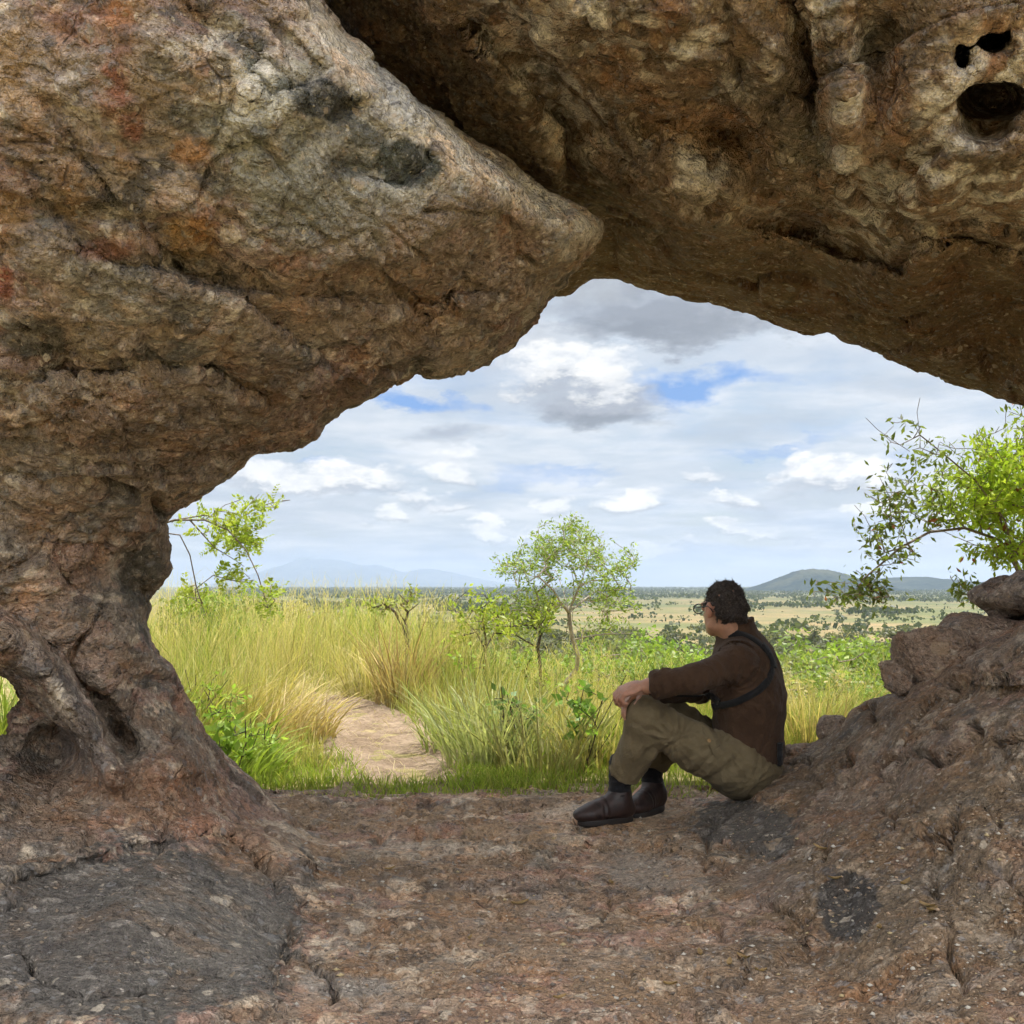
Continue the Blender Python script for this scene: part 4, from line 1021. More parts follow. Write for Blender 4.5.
tree('slender_tree', 'slender open-crowned tree with pale bent trunk standing left of the seated man', 'tree', b, limbs, ells, 560,
     terminal_leaves(5, .038, ((.17, .27, .06), (.40, .49, .13)), 3, .024, .36, thin=.9), M_PBARK, rng, .0022, .42, .024, .07)
log('tree1')
# dark-stemmed thin tree just left of it with lime leaves
Y = 8.2
b = pt(484, 700, Y); b[2] = float(terrain(b[0], b[1]))-.03
limbs = [([b, pt(484, 680, Y), pt(485, 660, Y), pt(486, 640, Y), pt(483, 622, Y)], None), ([pt(485, 645, Y), pt(476, 632, Y-.1), pt(466, 622, Y-.2)], 1), ([pt(485, 645, Y), pt(494, 633, Y+.1), pt(500, 628, Y+.2)], 1)]
ells = [(pt(482, 606, Y), (.20, .2, .12), 1), (pt(464, 622, Y), (.20, .2, .12), 1), (pt(497, 626, Y), (.16, .15, .14), 1), (pt(480, 600, Y), (.30, .2, .08), .8)]
tree('sapling', 'thin sapling with straight dark stem and lime leaves left of the slender tree', 'tree', b, limbs, ells, 44,
     terminal_leaves(4, .058, ((.25, .36, .05), (.44, .50, .09)), 3, .03, .4), M_DBARK, rng, .003, .5, .016, .07)
# crooked dark shrub tree
Y = 9.6
b = pt(405, 690, Y); b[2] = float(terrain(b[0], b[1]))-.03
limbs = [([b, pt(405, 662, Y), pt(407, 648, Y), pt(408, 632, Y)], None), ([pt(407, 640, Y), pt(402, 625, Y), pt(395, 612, Y), pt(388, 606, Y)], 1), ([pt(408, 634, Y), pt(405, 622, Y), pt(408, 612, Y), pt(418, 604, Y)], 1), ([pt(405, 622, Y), pt(400, 614, Y), pt(396, 604, Y)], 1)]
ells = [(pt(388, 602, Y), (.20, .25, .09), 1), (pt(400, 594, Y), (.16, .2, .08), 1), (pt(376, 606, Y), (.12, .2, .07), .8), (pt(414, 600, Y), (.08, .1, .05), .25)]
tree('gnarled_tree', 'small gnarled dark tree with forked trunk above the dry tuft at the path', 'tree', b, limbs, ells, 34,
     terminal_leaves(4, .05, ((.24, .31, .07), (.40, .44, .12)), 3, .03, .4), M_DBARK, rng, .0045, .52, .032, .07)
# dark crooked stems between the sapling and the slender tree
Y = 8.6
b = pt(540, 705, Y); b[2] = float(terrain(b[0], b[1]))-.03
limbs = [([b, pt(541, 685, Y), pt(540, 665, Y), pt(538, 648, Y), pt(541, 632, Y)], None), ([pt(540, 660, Y), pt(552, 643, Y+.1), pt(566, 635, Y+.2), pt(568, 620, Y+.2)], 1), ([pt(538, 650, Y), pt(524, 640, Y), pt(508, 630, Y), pt(494, 624, Y)], 1)]
ells = [(pt(520, 622, Y), (.25, .3, .08), 1), (pt(545, 612, Y), (.2, .3, .12), 1), (pt(500, 615, Y), (.15, .2, .08), .6), (pt(548, 690, Y-.4), (.08, .1, .10), .4), (pt(528, 668, Y-.4), (.08, .1, .10), .4)]
tree('crooked_shrub', 'dark crooked-stemmed shrub between the sapling and the slender tree', 'shrub', b, limbs, ells, 80,
     terminal_leaves(5, .05, ((.22, .32, .06), (.44, .48, .09)), 3, .03, .4), M_DBARK, rng, .003, .5, .018, .07)
# pale bent stems low between tufts
Y = 7.4
b = pt(432, 735, Y); b[2] = float(terrain(b[0], b[1]))-.03
limbs = [([pt(436, 738, Y, -.05), pt(446, 716, Y), pt(458, 698, Y), pt(470, 686, Y)], None)]
# right: bushy tree behind the boulders, reaching in from the right edge
Y = 6.4
b = pt(1075, 690, Y); b[2] = float(terrain(b[0], b[1]))-.05
limbs = [([b, pt(1060, 640, Y), pt(1040, 600, Y), pt(1020, 575, Y), pt(1012, 560, Y)], None),
         ([pt(1030, 590, Y), pt(1000, 540, Y), pt(965, 528, Y-.1), pt(930, 532, Y-.2), pt(900, 548, Y-.3), pt(880, 565, Y-.35), pt(862, 580, Y-.4)], 1),
         ([pt(1040, 600, Y), pt(1010, 550, Y+.3), pt(975, 545, Y+.4), pt(940, 530, Y+.4), pt(910, 510, Y+.4), pt(890, 490, Y+.4)], 1),
         ([pt(1020, 575, Y), pt(1005, 520, Y-.2), pt(975, 480, Y-.3), pt(945, 455, Y-.3), pt(920, 435, Y-.3), pt(912, 420, Y-.3)], 1),
         ([pt(1012, 560, Y), pt(1015, 500, Y+.3), pt(1000, 460, Y+.5), pt(975, 435, Y+.5)], 1), ([pt(1040, 600, Y), pt(1060, 540, Y), pt(1080, 480, Y)], 1),
         ([pt(920, 435, Y-.3), pt(900, 445, Y-.4), pt(878, 430, Y-.45), pt(866, 418, Y-.45)], 1), ([pt(912, 430, Y-.3), pt(917, 412, Y-.3), pt(920, 398, Y-.3)], 1)]
ells_d = [(pt(990, 485, Y), (.38, .6, .28), 5), (pt(1040, 480, Y), (.4, .6, .4), 4), (pt(1000, 545, Y), (.26, .4, .12), 1.5), (pt(940, 500, Y), (.28, .4, .22), 1.6), (pt(890, 545, Y-.3), (.24, .3, .16), .9), (pt(1070, 560, Y), (.4, .4, .3), 2),
          (pt(870, 580, Y-.4), (.16, .2, .08), .45), (pt(920, 450, Y-.3), (.22, .3, .10), .5), (pt(890, 480, Y), (.2, .3, .16), .45), (pt(960, 585, Y-.2), (.08, .1, .08), .3), (pt(850, 592, Y-.4), (.26, .2, .10), .5), (pt(880, 510, Y-.3), (.22, .25, .18), .6), (pt(985, 440, Y), (.3, .3, .08), .7), (pt(895, 425, Y-.4), (.2, .2, .06), .22), (pt(1020, 410, Y), (.2, .2, .05), .25)]
def right_leaves(Np, par, tips, bn, r, rng):
    idx = []
    for t in tips:
        i = t
        for k in range(5):
            idx.append(i); i = par[i]
            if i < bn: break
    idx = np.array(idx); px, py = PX(Np[idx])
    core = np.exp(-((px-1010)/62)**2-((py-500)/72)**2)
    per = np.where(rng.random(len(idx)) < core, 4, 1+(rng.random(len(idx)) < .55))
    edge = np.exp(-((px-895)/40)**2-((py-428)/24)**2); per = np.where(rng.random(len(idx)) < edge*.8, 0, per)
    k = np.repeat(np.arange(len(idx)), per); pos = Np[idx][k]+rng.normal(size=(len(k), 3))*.03
    cc = core[k][:, None]
    c = lerp(lerp((.08, .11, .04), (.20, .25, .07), rng.random((len(k), 1))), lerp((.30, .44, .05), (.52, .62, .10), rng.random((len(k), 1))), np.clip(cc*1.5+rng.normal(0, .12, cc.shape), 0, 1))  # sun through the core leaves and dark outer silhouette, put into leaf colour
    c = np.where(rng.random((len(k), 1)) < .02, np.array([[.28, .10, .06]]), c)
    return leaf_cards(pos, .052, rng, c, .38, .3)
tree('bushy_tree', 'bright lime-leaved tree reaching in from the right above the boulders', 'tree', b, limbs, ells_d, 760, right_leaves, M_BARK, rng, .0018, .40, .045, .06, .3)
log('tree right')
# left: branches with small paired leaflets drooping past the pillar
Y = 5.6
b = pt(95, 745, Y); b[2] = float(terrain(b[0], b[1]))-.05
limbs = [([b, pt(100, 690, Y), pt(110, 620, Y), pt(125, 560, Y), pt(140, 530, Y)], None),
         ([pt(140, 530, Y), pt(175, 520, Y), pt(205, 520, Y-.05), pt(228, 530, Y-.1), pt(246, 550, Y-.15), pt(258, 575, Y-.2), pt(268, 608, Y-.2)], 1),
         ([pt(140, 530, Y), pt(180, 535, Y-.1), pt(190, 555, Y-.1), pt(196, 585, Y-.1), pt(204, 612, Y-.1)], 1),
         ([pt(175, 520, Y), pt(205, 515, Y+.1), pt(235, 522, Y+.1), pt(262, 505, Y+.1), pt(290, 500, Y+.1)], 1),
         ([pt(205, 520, Y), pt(225, 505, Y), pt(240, 500, Y)], 1), ([pt(190, 528, Y), pt(215, 548, Y), pt(235, 560, Y+.1)], 1)]
ells = [(pt(215, 525, Y), (.20, .3, .12), 2), (pt(248, 530, Y), (.13, .2, .12), 1.6), (pt(270, 590, Y-.2), (.08, .1, .08), .8), (pt(262, 505, Y), (.14, .2, .06), .9), (pt(195, 590, Y), (.14, .2, .12), .8), (pt(240, 575, Y), (.12, .2, .08), .5), (pt(140, 520, Y), (.3, .3, .3), .6)]
def pinnate(Np, par, tips, bn, r, rng):
    Vs, Qs, Cs = [], [], []; o = 0; pos = []; ax = []; cc = []
    for t in tips:
        i = t
        for k in range(4):
            d = rot_rand(rng, 1)[0]; d[2] = d[2]*.8-.15; d /= np.linalg.norm(d)
            s = np.cross(d, rot_rand(rng, 1)[0]); s /= np.linalg.norm(s)+1e-6; L = rng.uniform(.07, .13); c = lerp((.30, .42, .06), (.5, .56, .12), rng.random())
            for j in range(7):
                q = Np[i]+d*L*(.15+j/7)
                for sg in (-1, 1): pos.append(q); ax.append(s*sg*1.6+d*.7); cc.append(c)
            i = par[i]
            if i < bn: break
    return leaf_cards(np.array(pos), .026, rng, np.array(cc), .5, 0, np.array(ax)*3)
tree('feathery_tree', 'feathery-leaved tree whose branches droop past the left pillar', 'tree', b, limbs, ells, 84, pinnate, M_BARK, rng, .0018, .36, .022, .07, .4)
# broad-leaved weeds in the grass
def weed(px, py, Y, h, label, seed, n=3, size=.05, cols=((.18, .32, .06), (.30, .46, .10))):
    rng = np.random.default_rng(seed); b = P(px, py, Y); b[2] = float(terrain(b[0], b[1]))
    limbs = []; 
    for k in range(n):
        top = b+np.array([rng.normal()*.09, rng.normal()*.06, h*rng.uniform(.7, 1)])
        limbs.append(([b+rng.normal(size=3)*[.02, .02, 0], (b+top)/2+rng.normal(size=3)*.02, top], None if k == 0 else 1))
    attr = [(b+[0, 0, h*.62], (.13, .10, h*.36), 1)]
    root = tree('leafy_weed', label, 'plant', b, limbs, attr, 16, terminal_leaves(3, size, cols, 3, .015, .55, .2), M_DBARK, rng, .0022, .3, .006, .05, .2, group='broad-leaved plants in the grass')
weed(586, 770, 5.1, .52, 'leafy green weed rising among grass just left of the man\'s hand', 3, 3, .055)
weed(513, 775, 5.3, .42, 'darker broad-leaved weed in the blue-green tuft below the crooked shrub', 4, 4, .05, ((.14, .25, .08), (.24, .36, .11)))
weed(525, 760, 5.6, .40, 'small round-leaved weed deep in the bluish tuft', 5, 3, .045, ((.14, .25, .08), (.24, .36, .11)))
weed(233, 775, 4.9, .30, 'low lime-leaved weed by the foot of the pillar', 6, 3, .05, ((.2, .32, .05), (.28, .4, .07)))
for i, (px, py, Y, h_, lb) in enumerate([(205, 700, 6.2, .42, 'lime weed showing just right of the pillar waist'), (228, 735, 5.6, .36, 'bright green weed half way down the pillar edge'), (262, 765, 5.2, .26, 'low bright weed in front of the straw tuft'),
                                       (470, 700, 7.6, .55, 'leafy green weed at the top right corner of the path'), (562, 700, 7.2, .5, 'yellow-green weed at the foot of the slender tree'), (440, 690, 8.6, .5, 'small green weed behind the reddish straw tuft')]):
    weed(px, py, Y, h_, lb, 40+i, 4, .045, ((.24, .40, .06), (.42, .55, .12)))
log('weeds')

# ---------------------------------------------------------------- shrubs on the slope
def shrub_proto(seed, ncl, per, size, cols, r=1.0):
    """leaf clumps through a lumpy volume, radius about 1 m, base at z=0; returns two meshes"""
    rng = np.random.default_rng(seed)
    c = []
    while len(c) < ncl:
        p = rng.normal(size=3)*[.55, .55, .34]+[0, 0, .62]
        if p[2] > .12 and np.linalg.norm((p-[0, 0, .6])/[1.05, 1.05, .62]) < 1: c.append(p)
    c = np.array(c); rad = rng.uniform(.10, .24, ncl)
    pos = np.repeat(c, per, 0)+rot_rand(rng, ncl*per)*(np.repeat(rad, per)*rng.random(ncl*per)**.4)[:, None]
    tone = np.repeat(rng.uniform(.7, 1.2, (ncl, 1)), per, 0)
    col = lerp(cols[0], cols[1], rng.random((len(pos), 1)))*tone
    LV, LQ, LC = leaf_cards(pos, size, rng, col, .5, .1)
    crown = make_mesh('crown', LV, LQ, False, M_LEAF, {'leafcol': LC})
    limbs = [([[0, 0, 0], [.03, 0, .18], [0, .04, .3]], None)]
    Np, par, tips, bn = skeleton(limbs, c, rng, .12, .25)
    V, Q, r_ = tubes(Np, par, .007, .5, .05, 4)
    return crown, make_mesh('trunk', V, Q, True, M_BARK)
LIME = ((.16, .25, .05), (.30, .38, .09)); MIDG = ((.16, .27, .05), (.30, .41, .09)); OLV = ((.16, .20, .08), (.30, .33, .13)); DRYG = ((.32, .30, .13), (.48, .42, .2))
near_p = [shrub_proto(100+i, 90, 34, .085, c) for i, c in enumerate((LIME, LIME, MIDG, OLV, DRYG))]
mid_p = [shrub_proto(120+i, 60, 22, .15, c) for i, c in enumerate((LIME, MIDG, OLV, DRYG))]
def place_shrub(px, py_top, Y, hgt, k, label, protos, name='shrub', group='green shrubs on the slope below the rock', wide=1.0, seed=0):
    """shrub whose top shows at (px, py_top) when it stands at distance Y"""
    rng = np.random.default_rng(seed+int(px*7+py_top*13)); x = float(P(px, py_top, Y)[0]); z = float(terrain(x, Y))
    top = float(P(px, py_top, Y)[2]); h = max(top-z, .5) if hgt is None else hgt
    root = empty(name, (x, Y, z-.03), label=label, cat='shrub', group=group)
    s = h/1.22; root.scale = (s*wide, s*wide, s); root.rotation_euler = (0, 0, rng.uniform(0, 6.28))
    cr, tr = protos[k]
    obj('crown', cr, root); obj('trunk', tr, root)
    return root
SH = [(655, 640, 17, 0, 1.5, 'large lime shrub directly left of the man\'s face'), (620, 655, 15, 1, 1.3, 'lime shrub behind the slender tree, above the man\'s hand'), (690, 652, 15, 1, 1.2, 'lime shrub behind the man\'s sleeve'),
      (575, 648, 16, 2, 1.3, 'mid-green shrub behind the bent trunk of the slender tree'), (530, 650, 15, 2, 1.2, 'mid-green shrub behind the crooked stems'), (500, 645, 17, 1, 1.3, 'lime shrub behind the sapling'),
      (455, 640, 18, 2, 1.3, 'mid-green shrub left of the sapling'), (430, 632, 20, 0, 1.3, 'lime shrub right of the gnarled tree'), (640, 625, 24, 2, 1.1, 'darker shrub higher behind the lime shrubs'), (610, 632, 22, 3, 1.0, 'olive shrub higher behind the slender tree'),
      (865, 655, 22, 0, 1.5, 'bright green shrub at the near end of the rock boulders'), (838, 633, 34, 0, 1.6, 'wide bright shrub on the slope right of the man'), (893, 640, 34, 1, 1.5, 'bright shrub partly hidden by the topmost boulders'),
      (812, 668, 17, 4, 1.7, 'dry yellowish shrub beside the man\'s shoulder strap'), (790, 655, 22, 3, 1.6, 'olive shrub just right of the man\'s collar'), (840, 670, 17, 1, 1.4, 'low lime shrub above the rock slope'), (350, 600, 24, 2, 1.2, 'shrub on the skyline of the grass left of the gnarled tree'),
      (470, 608, 30, 3, 1.0, 'olive shrub on the far bank behind the sapling'), (870, 680, 13, 1, 1.4, 'lime shrub where the rock slope meets the grass'), (775, 680, 16, 4, 1.5, 'straw-tinged shrub just behind the man\'s back'), (720, 655, 19, 2, 1.3, 'mid-green shrub hidden mostly by the man\'s neck'),
      (300, 597, 20, 4, 1.1, 'dry low shrub in the tall grass left of the path'), (225, 585, 15, 0, 1.2, 'lime bush behind the drooping feathery branch'), (195, 590, 13, 1, 1.3, 'lime bush close beside the pillar waist'), (255, 594, 17, 1, 1.1, 'lime bush right of the drooping branch tip')]
for i, (px, py, Y, k, wd_, lb) in enumerate(SH):
    place_shrub(px, py, Y, None, k, lb, near_p, wide=wd_*.8, seed=i)
rng = np.random.default_rng(77)
for i in range(45):
    Y = 30*math.exp(rng.random()*math.log(6)); px = rng.uniform(470, 960) if Y < 60 else rng.uniform(330, 1000)
    x = (px-512)/F*Y
    h = rng.uniform(.9, 2.0); z = float(terrain(x, Y)); k = int(rng.integers(0, 4))
    root = empty('bush', (x, Y, z-.05), label='round bush dotted over the falling slope beyond the near shrubs', cat='shrub', group='bushes dotted over the lower slope')
    s = h/1.22; w_ = rng.uniform(1.0, 1.7); root.scale = (s*w_, s*w_, s); root.rotation_euler = (0, 0, rng.uniform(0, 6.28))
    cr, tr = mid_p[k]; obj('crown', cr, root); obj('trunk', tr, root)
log('shrubs')

# ---------------------------------------------------------------- trees over the plain
def plain_proto(seed, kind):
    rng = np.random.default_rng(seed); ncl = 22; per = 22
    flat = kind == 0
    c = rng.normal(size=(ncl, 3))*([.42, .42, .09] if flat else [.36, .36, .18])+[0, 0, .80 if flat else .58]
    pos = np.repeat(c, per, 0)+rng.normal(size=(ncl*per, 3))*.09
    col = lerp((.075, .09, .05), (.17, .18, .09), rng.random((len(pos), 1)))*np.repeat(rng.uniform(.7, 1.3, (ncl, 1)), per, 0)
    LV, LQ, LC = leaf_cards(pos, .15, rng, col, .8, .0)
    Np, par, tips, bn = skeleton([([[0, 0, 0], [0, 0, .35]], None)], c, rng, .3, .1)
    V, Q, _ = tubes(Np, par, .012, .5, .04, 3)
    nL = len(LV); bc = np.tile([[.12, .10, .08]], (len(V), 1))
    return np.concatenate([LV, V]), np.concatenate([LQ, Q+nL]), np.concatenate([LC, bc])
protos = [plain_proto(300+i, i % 2) for i in range(6)]
pm = [make_mesh('savanna_tree', v, q, False, M_LEAF, {'leafcol': c}) for v, q, c in protos]
rng = np.random.default_rng(99)
def plain_pts(n, y0, y1, pw):
    x, y = sample_field(rng, n, y0, y1, -.30, .50, pw)
    m = perlin(np.stack([x, y, 0*x], -1)*[.012, .006, 1], 401)+.6*perlin(np.stack([x, y, 0*x], -1)*[.003, .002, 1], 402)
    return x, y, m
x, y, m = plain_pts(2400, 190, 1500, 1.35)
s = 1.6+5.2*rng.random(len(x))**2*np.where(y < 350, .6, 1)
ok = m > -.22; x, y, s = x[ok], y[ok], s[ok]
rank = np.argsort(-(s/y))[:300]
for i in rank:
    o = obj('savanna_tree', pm[int(rng.integers(0, 6))], label='small dark savanna tree dotted over the tan plain', cat='tree', group='trees dotted over the distant plain')
    o.location = (x[i], y[i], float(terrain(x[i], y[i]))-.1); h = s[i]; w_ = rng.uniform(.9, 1.6); o.scale = (h*w_, h*w_, h); o.rotation_euler = (0, 0, rng.uniform(0, 6.28))
log('plain trees')
# everything farther or smaller: one mass
far = []
rest = np.setdiff1d(np.arange(len(x)), rank)
x2, y2, m2 = plain_pts(15000, 900, 11000, 1.02)
thr = .25-.75*sst(900, 3800, y2); ok = m2 > thr
X = np.concatenate([x[rest], x2[ok]]); Yy = np.concatenate([y[rest], y2[ok]]); S = np.concatenate([s[rest]*.9, rng.uniform(3.5, 8, ok.sum())])
n = len(X); k = 7
cc = rng.normal(size=(n, k, 3))*[.42, .42, .15]+[0, 0, .62]
sc_ = S[:, None, None]; wid = 1+.6*sst(1500, 6000, Yy)[:, None, None]
d = rot_rand(rng, n*k).reshape(n, k, 3); e = np.cross(d, rot_rand(rng, n*k).reshape(n, k, 3)); e /= np.linalg.norm(e, axis=-1, keepdims=True)
ctr = np.stack([X, Yy, terrain(X, Yy)], -1)[:, None]+cc*sc_*[1, 1, 1]*wid
quad = np.stack([ctr-d*.36*sc_*wid, ctr+e*.30*sc_*wid, ctr+d*.36*sc_*wid, ctr-e*.30*sc_*wid], 2).reshape(-1, 3)
col = np.repeat(lerp((.035, .055, .025), (.09, .11, .045), rng.random((n*k, 1))), 4, 0)
obj('far_woodland', make_mesh('far_woodland', quad, np.arange(n*k*4).reshape(-1, 4), False, M_LEAF, {'leafcol': col}), kind='stuff', label='dark scattered woodland merging towards the horizon')
log('far wood', n)
# scrub cover on the hills is in their material
# ================================================================== PERSON
PS = .0065
class Grid:
    def __init__(s, lo, hi, st=PS):
        s.lo = np.array(lo, float); s.st = st
        n = np.ceil((np.array(hi)-s.lo)/st).astype(int)
        ax = [s.lo[i]+np.arange(n[i])*st for i in range(3)]
        X, Y, Z = np.meshgrid(*ax, indexing='ij'); s.p = np.stack([X, Y, Z], -1).astype(f32)
    def mesh(s, Fv, it=1):
        V, Q = surface_nets(Fv); W = s.lo+V*s.st
        W = smooth_verts(W, Q, it, .4)
        N = vnormals(W, Q)
        return W, Q, N
def cap(p, a, b, ra, rb):
    a = np.array(a, f32); b = np.array(b, f32); d = b-a
    t = np.clip(((p-a)@d)/(d@d), 0, 1)
    return np.linalg.norm(p-a-t[..., None]*d, axis=-1)-(ra+(rb-ra)*t)
def chain(p, pts, rs, k=.02):
    o = None
    for i in range(len(pts)-1):
        c = cap(p, pts[i], pts[i+1], rs[i], rs[i+1]); o = c if o is None else smin(o, c, k)
    return o
def smin(a, b, k):
    h = np.clip(.5+.5*(b-a)/k, 0, 1); return b*(1-h)+a*h-k*h*(1-h)
def ell3(p, c, r, R=None):
    q = p-np.array(c, f32)
    if R is not None: q = q@np.array(R, f32)
    r = np.array(r, f32); k0 = np.linalg.norm(q/r, axis=-1); k1 = np.linalg.norm(q/(r*r), axis=-1)
    return k0*(k0-1)/np.maximum(k1, 1e-6)
def basis(fwd, up=(0, 0, 1)):
    f = np.array(fwd, float); f /= np.linalg.norm(f); u = np.array(up, float); u -= f*(u@f); u /= np.linalg.norm(u); r = np.cross(f, u)
    return np.stack([f, r, u], 1)          # columns: forward, right(-left), up ; q@R gives local coords
def J(px, py, Y): return P(px, py, Y)
def cloth_mat(name, c, c2, sheen=.06, weave=900):
    t = NT(name); pos = t.n('ShaderNodeNewGeometry').outputs['Position']
    n = t.noise(pos, 14, 5, .6); n2 = t.noise(pos, weave, 2, .6)
    col = t.mix(t.ramp(n, [(.35, 0), (.7, 1)]), c, c2)
    col = t.mix(1.0, col, t.ramp(n2, [(.3, .8), (.7, 1.15)]), 'MULTIPLY')
    n3 = t.noise(pos, 55, 4, .6)
    bp = t.n('ShaderNodeBump', {'Height': t.math('ADD', t.math('MULTIPLY', n3, .009), t.math('MULTIPLY', n2, .001)), 'Strength': .7, 'Distance': 1.0}).outputs[0]
    return t.surf(principled(t, Base_Color=col, Roughness=.85, Normal=bp, Sheen_Weight=sheen, Sheen_Roughness=.5, Specular_IOR_Level=.25))
def build_person():
    hipN, hipF = J(738, 767, 3.92), J(748, 766, 4.13)
    kneeN, kneeF = J(645, 716, 3.86), J(672, 716, 4.14)
    ankN, ankF = J(621, 782, 3.962), J(650, 776, 4.15)
    sp = [J(746, 762, 4.03), J(748, 735, 4.03), J(749, 705, 4.02), J(747, 680, 4.02), J(742, 658, 4.03)]
    shN, shF = J(737, 664, 3.86), J(752, 655, 4.21)
    elN, wrN = J(694, 679, 3.70), J(648, 686, 3.76)
    elF, wrF = J(700, 690, 4.26), J(650, 692, 3.92)
    neck0, head = J(741, 650, 4.03), J(723.5, 609, 4.0)
    fw = np.array([-.93, .36, 0.]); fw /= np.linalg.norm(fw)
    hf = np.array([-.47, .88, -.05]); HR = basis(hf)
    chestR = basis(fw+[0, 0, -.12])
    root = None
    rngp = np.random.default_rng(3)
    bbox = lambda pts, m: (np.min(pts, 0)-m, np.max(pts, 0)+m)
    # ---------- torso distance (used by shirt and by body)
    def torso(p, off=0.):
        o = ell3(p, sp[3], (.116+off, .185+off, .172+off), chestR)
        o = smin(o, ell3(p, sp[2], (.118+off, .172+off, .15+off), chestR), .05)
        o = smin(o, ell3(p, (np.array(sp[1])+sp[0])/2, (.126+off, .172+off, .13+off), chestR), .06)
        o = smin(o, cap(p, shN, shF, .060+off, .060+off), .05)
        o = smin(o, cap(p, J(742, 664, 4.03), J(738, 642, 4.03), .085+off, .055+off), .05)
        return o
    def folds(p, d, f, amp, seed):
        """cloth creases running across direction d"""
        return amp*fbm(p*f, 3, .55, seed, ridge=True)
    def creases(pp, cs):
        out = 0; nz_ = perlin(pp*7, 91)*2.2
        for px_, py_, k_, R_, am, ph in cs:
            c0 = J(px_, py_, 4.0); dx = pp[:, 0]-c0[0]; dz = pp[:, 2]-c0[2]; r = np.hypot(dx, dz); th = np.arctan2(dz, dx)
            wv = 1-2*np.abs(np.sin(.5*k_*th+ph+nz_+4*perlin(pp*4, 92)))**.7
            out = out+am*wv*sst(.0, .035, r)*np.exp(-(r/R_)**2)
        return out
    # ---------- shirt
    lo, hi = bbox(np.array([shN, shF, elN, wrN, elF, wrF, sp[0], neck0]), .20)
    hi = hi+[0, 0, .02]
    g = Grid(lo, hi); p = g.p
    o = torso(p, .010)
    arm = chain(p, [shN, elN, wrN], [.064, .050, .041], .02)
    armF = chain(p, [shF, elF, wrF], [.063, .050, .042], .02)
    o = smin(o, arm, .035); o = smin(o, armF, .03)
    # collar: stand round the neck with folded points
    cn = J(736, 633, 4.02); cu = np.array([-.22, .02, 1.]); cu /= np.linalg.norm(cu)
    q = p-np.array(cn, f32); h = q@np.array(cu, f32); rr = np.linalg.norm(q-h[..., None]*np.array(cu, f32), axis=-1)
    col_ = np.maximum(np.abs(rr-.066-.12*np.clip(-h, -.02, .02))-.006, np.abs(h-.006)-.032)
    o = smin(o, col_, .008)
    # sleeve cuff band
    cd = (wrN-elN)/np.linalg.norm(wrN-elN); q = p-np.array(wrN-cd*.055, f32); h = q@cd.astype(f32); rr = np.linalg.norm(q-h[..., None]*cd.astype(f32), axis=-1)
    o = smin(o, np.maximum(rr-.050-.004*np.sin(h*90)**2, np.abs(h)-.035), .012)
    # cut: sleeve end, and hem over the seat
    q = p-np.array(wrN-cd*.012, f32); m_ = (np.linalg.norm(q, axis=-1) < .11); o = np.where(m_, np.maximum(o, q@cd.astype(f32)), o)
    hem = J(748, 782, 4.03); o = np.maximum(o, -(p[..., 2]-hem[2])-.25*(-(p[..., 0]-hem[0])))
    near = np.abs(o) < .03; idx = np.nonzero(near)
    pp = p[idx]
    # drapery: gathers towards armpit / waist
    w = sst(J(0, 700, 4)[2], J(0, 745, 4)[2], pp[:, 2])*-1+1
    n = fbm(np.stack([pp[:, 0]*9+pp[:, 2]*9, pp[:, 1]*9, pp[:, 2]*5-pp[:, 0]*4], -1), 3, .5, 501, ridge=True)
    n2 = fbm(pp*24, 2, .5, 502, ridge=True)
    sl = np.minimum(arm, armF)[idx] < .02
    e = elN-shN
    n3 = np.sin((pp@(cd.astype(f32)))*115+4*perlin(pp*9, 77))*perlin(pp*11, 78)
    o[idx] -= (1-np.abs(o[idx])/.03)*np.where(sl, .0065*n3+.0030*n2, .013*(n-.2)*(.45+.55*w)+.003*n2)
    o[idx] -= (1-np.abs(o[idx])/.03)*creases(pp, [(722, 688, 15, .13, .0075, 0), (738, 757, 13, .12, .0075, 1.), (699, 690, 13, .06, .006, 2.), (755, 655, 10, .09, .004, .5), (652, 688, 12, .05, .005, .3)])
    W, Q, N = g.mesh(-o, 1)
    if N[:, 2][W[:, 2] > W[:, 2].mean()].mean() < 0: Q = Q[:, ::-1]; N = -N
    flip = np.mean((N*(W-W.mean(0))).sum(1)) < 0
    shirt_bvh = BVHTree.FromPolygons(W.tolist(), Q.tolist())
    M_SHIRT = cloth_mat('brown_shirt_cloth', (.058, .031, .018), (.085, .047, .027))
    M_TR = cloth_mat('khaki_trouser_cloth', (.145, .112, .062), (.205, .162, .094), .05)
    M_BLK = cloth_mat('black_webbing', (.012, .012, .014), (.02, .02, .022), .1, 500)
    parts = [('shirt', W, Q, M_SHIRT, None)]
    shirtWQ = (W, Q)
    # ---------- trousers
    lo, hi = bbox(np.array([hipN, hipF, kneeN, kneeF, ankN, ankF]), .17); g = Grid(lo, hi); p = g.p
    seat = np.array(J(745, 769, 4.03))
    o = ell3(p, seat, (.138, .182, .110), basis(fw))
    thN = chain(p, [hipN+[0, 0, .005], kneeN*.45+hipN*.55+[0, 0, -.015], kneeN], [.100, .084, .064], .02)
    thF = chain(p, [hipF, kneeF*.45+hipF*.55+[0, 0, -.012], kneeF], [.099, .084, .064], .02)
    shiN = chain(p, [kneeN, kneeN*.55+ankN*.45+[.022, 0, 0], ankN+[.006, 0, .022]], [.063, .062, .055], .02)
    shiF = chain(p, [kneeF, kneeF*.55+ankF*.45+[.022, 0, 0], ankF+[.004, 0, .045]], [.062, .062, .055], .02)
    legN = smin(thN, shiN, .02); legF = smin(thF, shiF, .02)
    o = smin(smin(o, legN, .045), legF, .045)
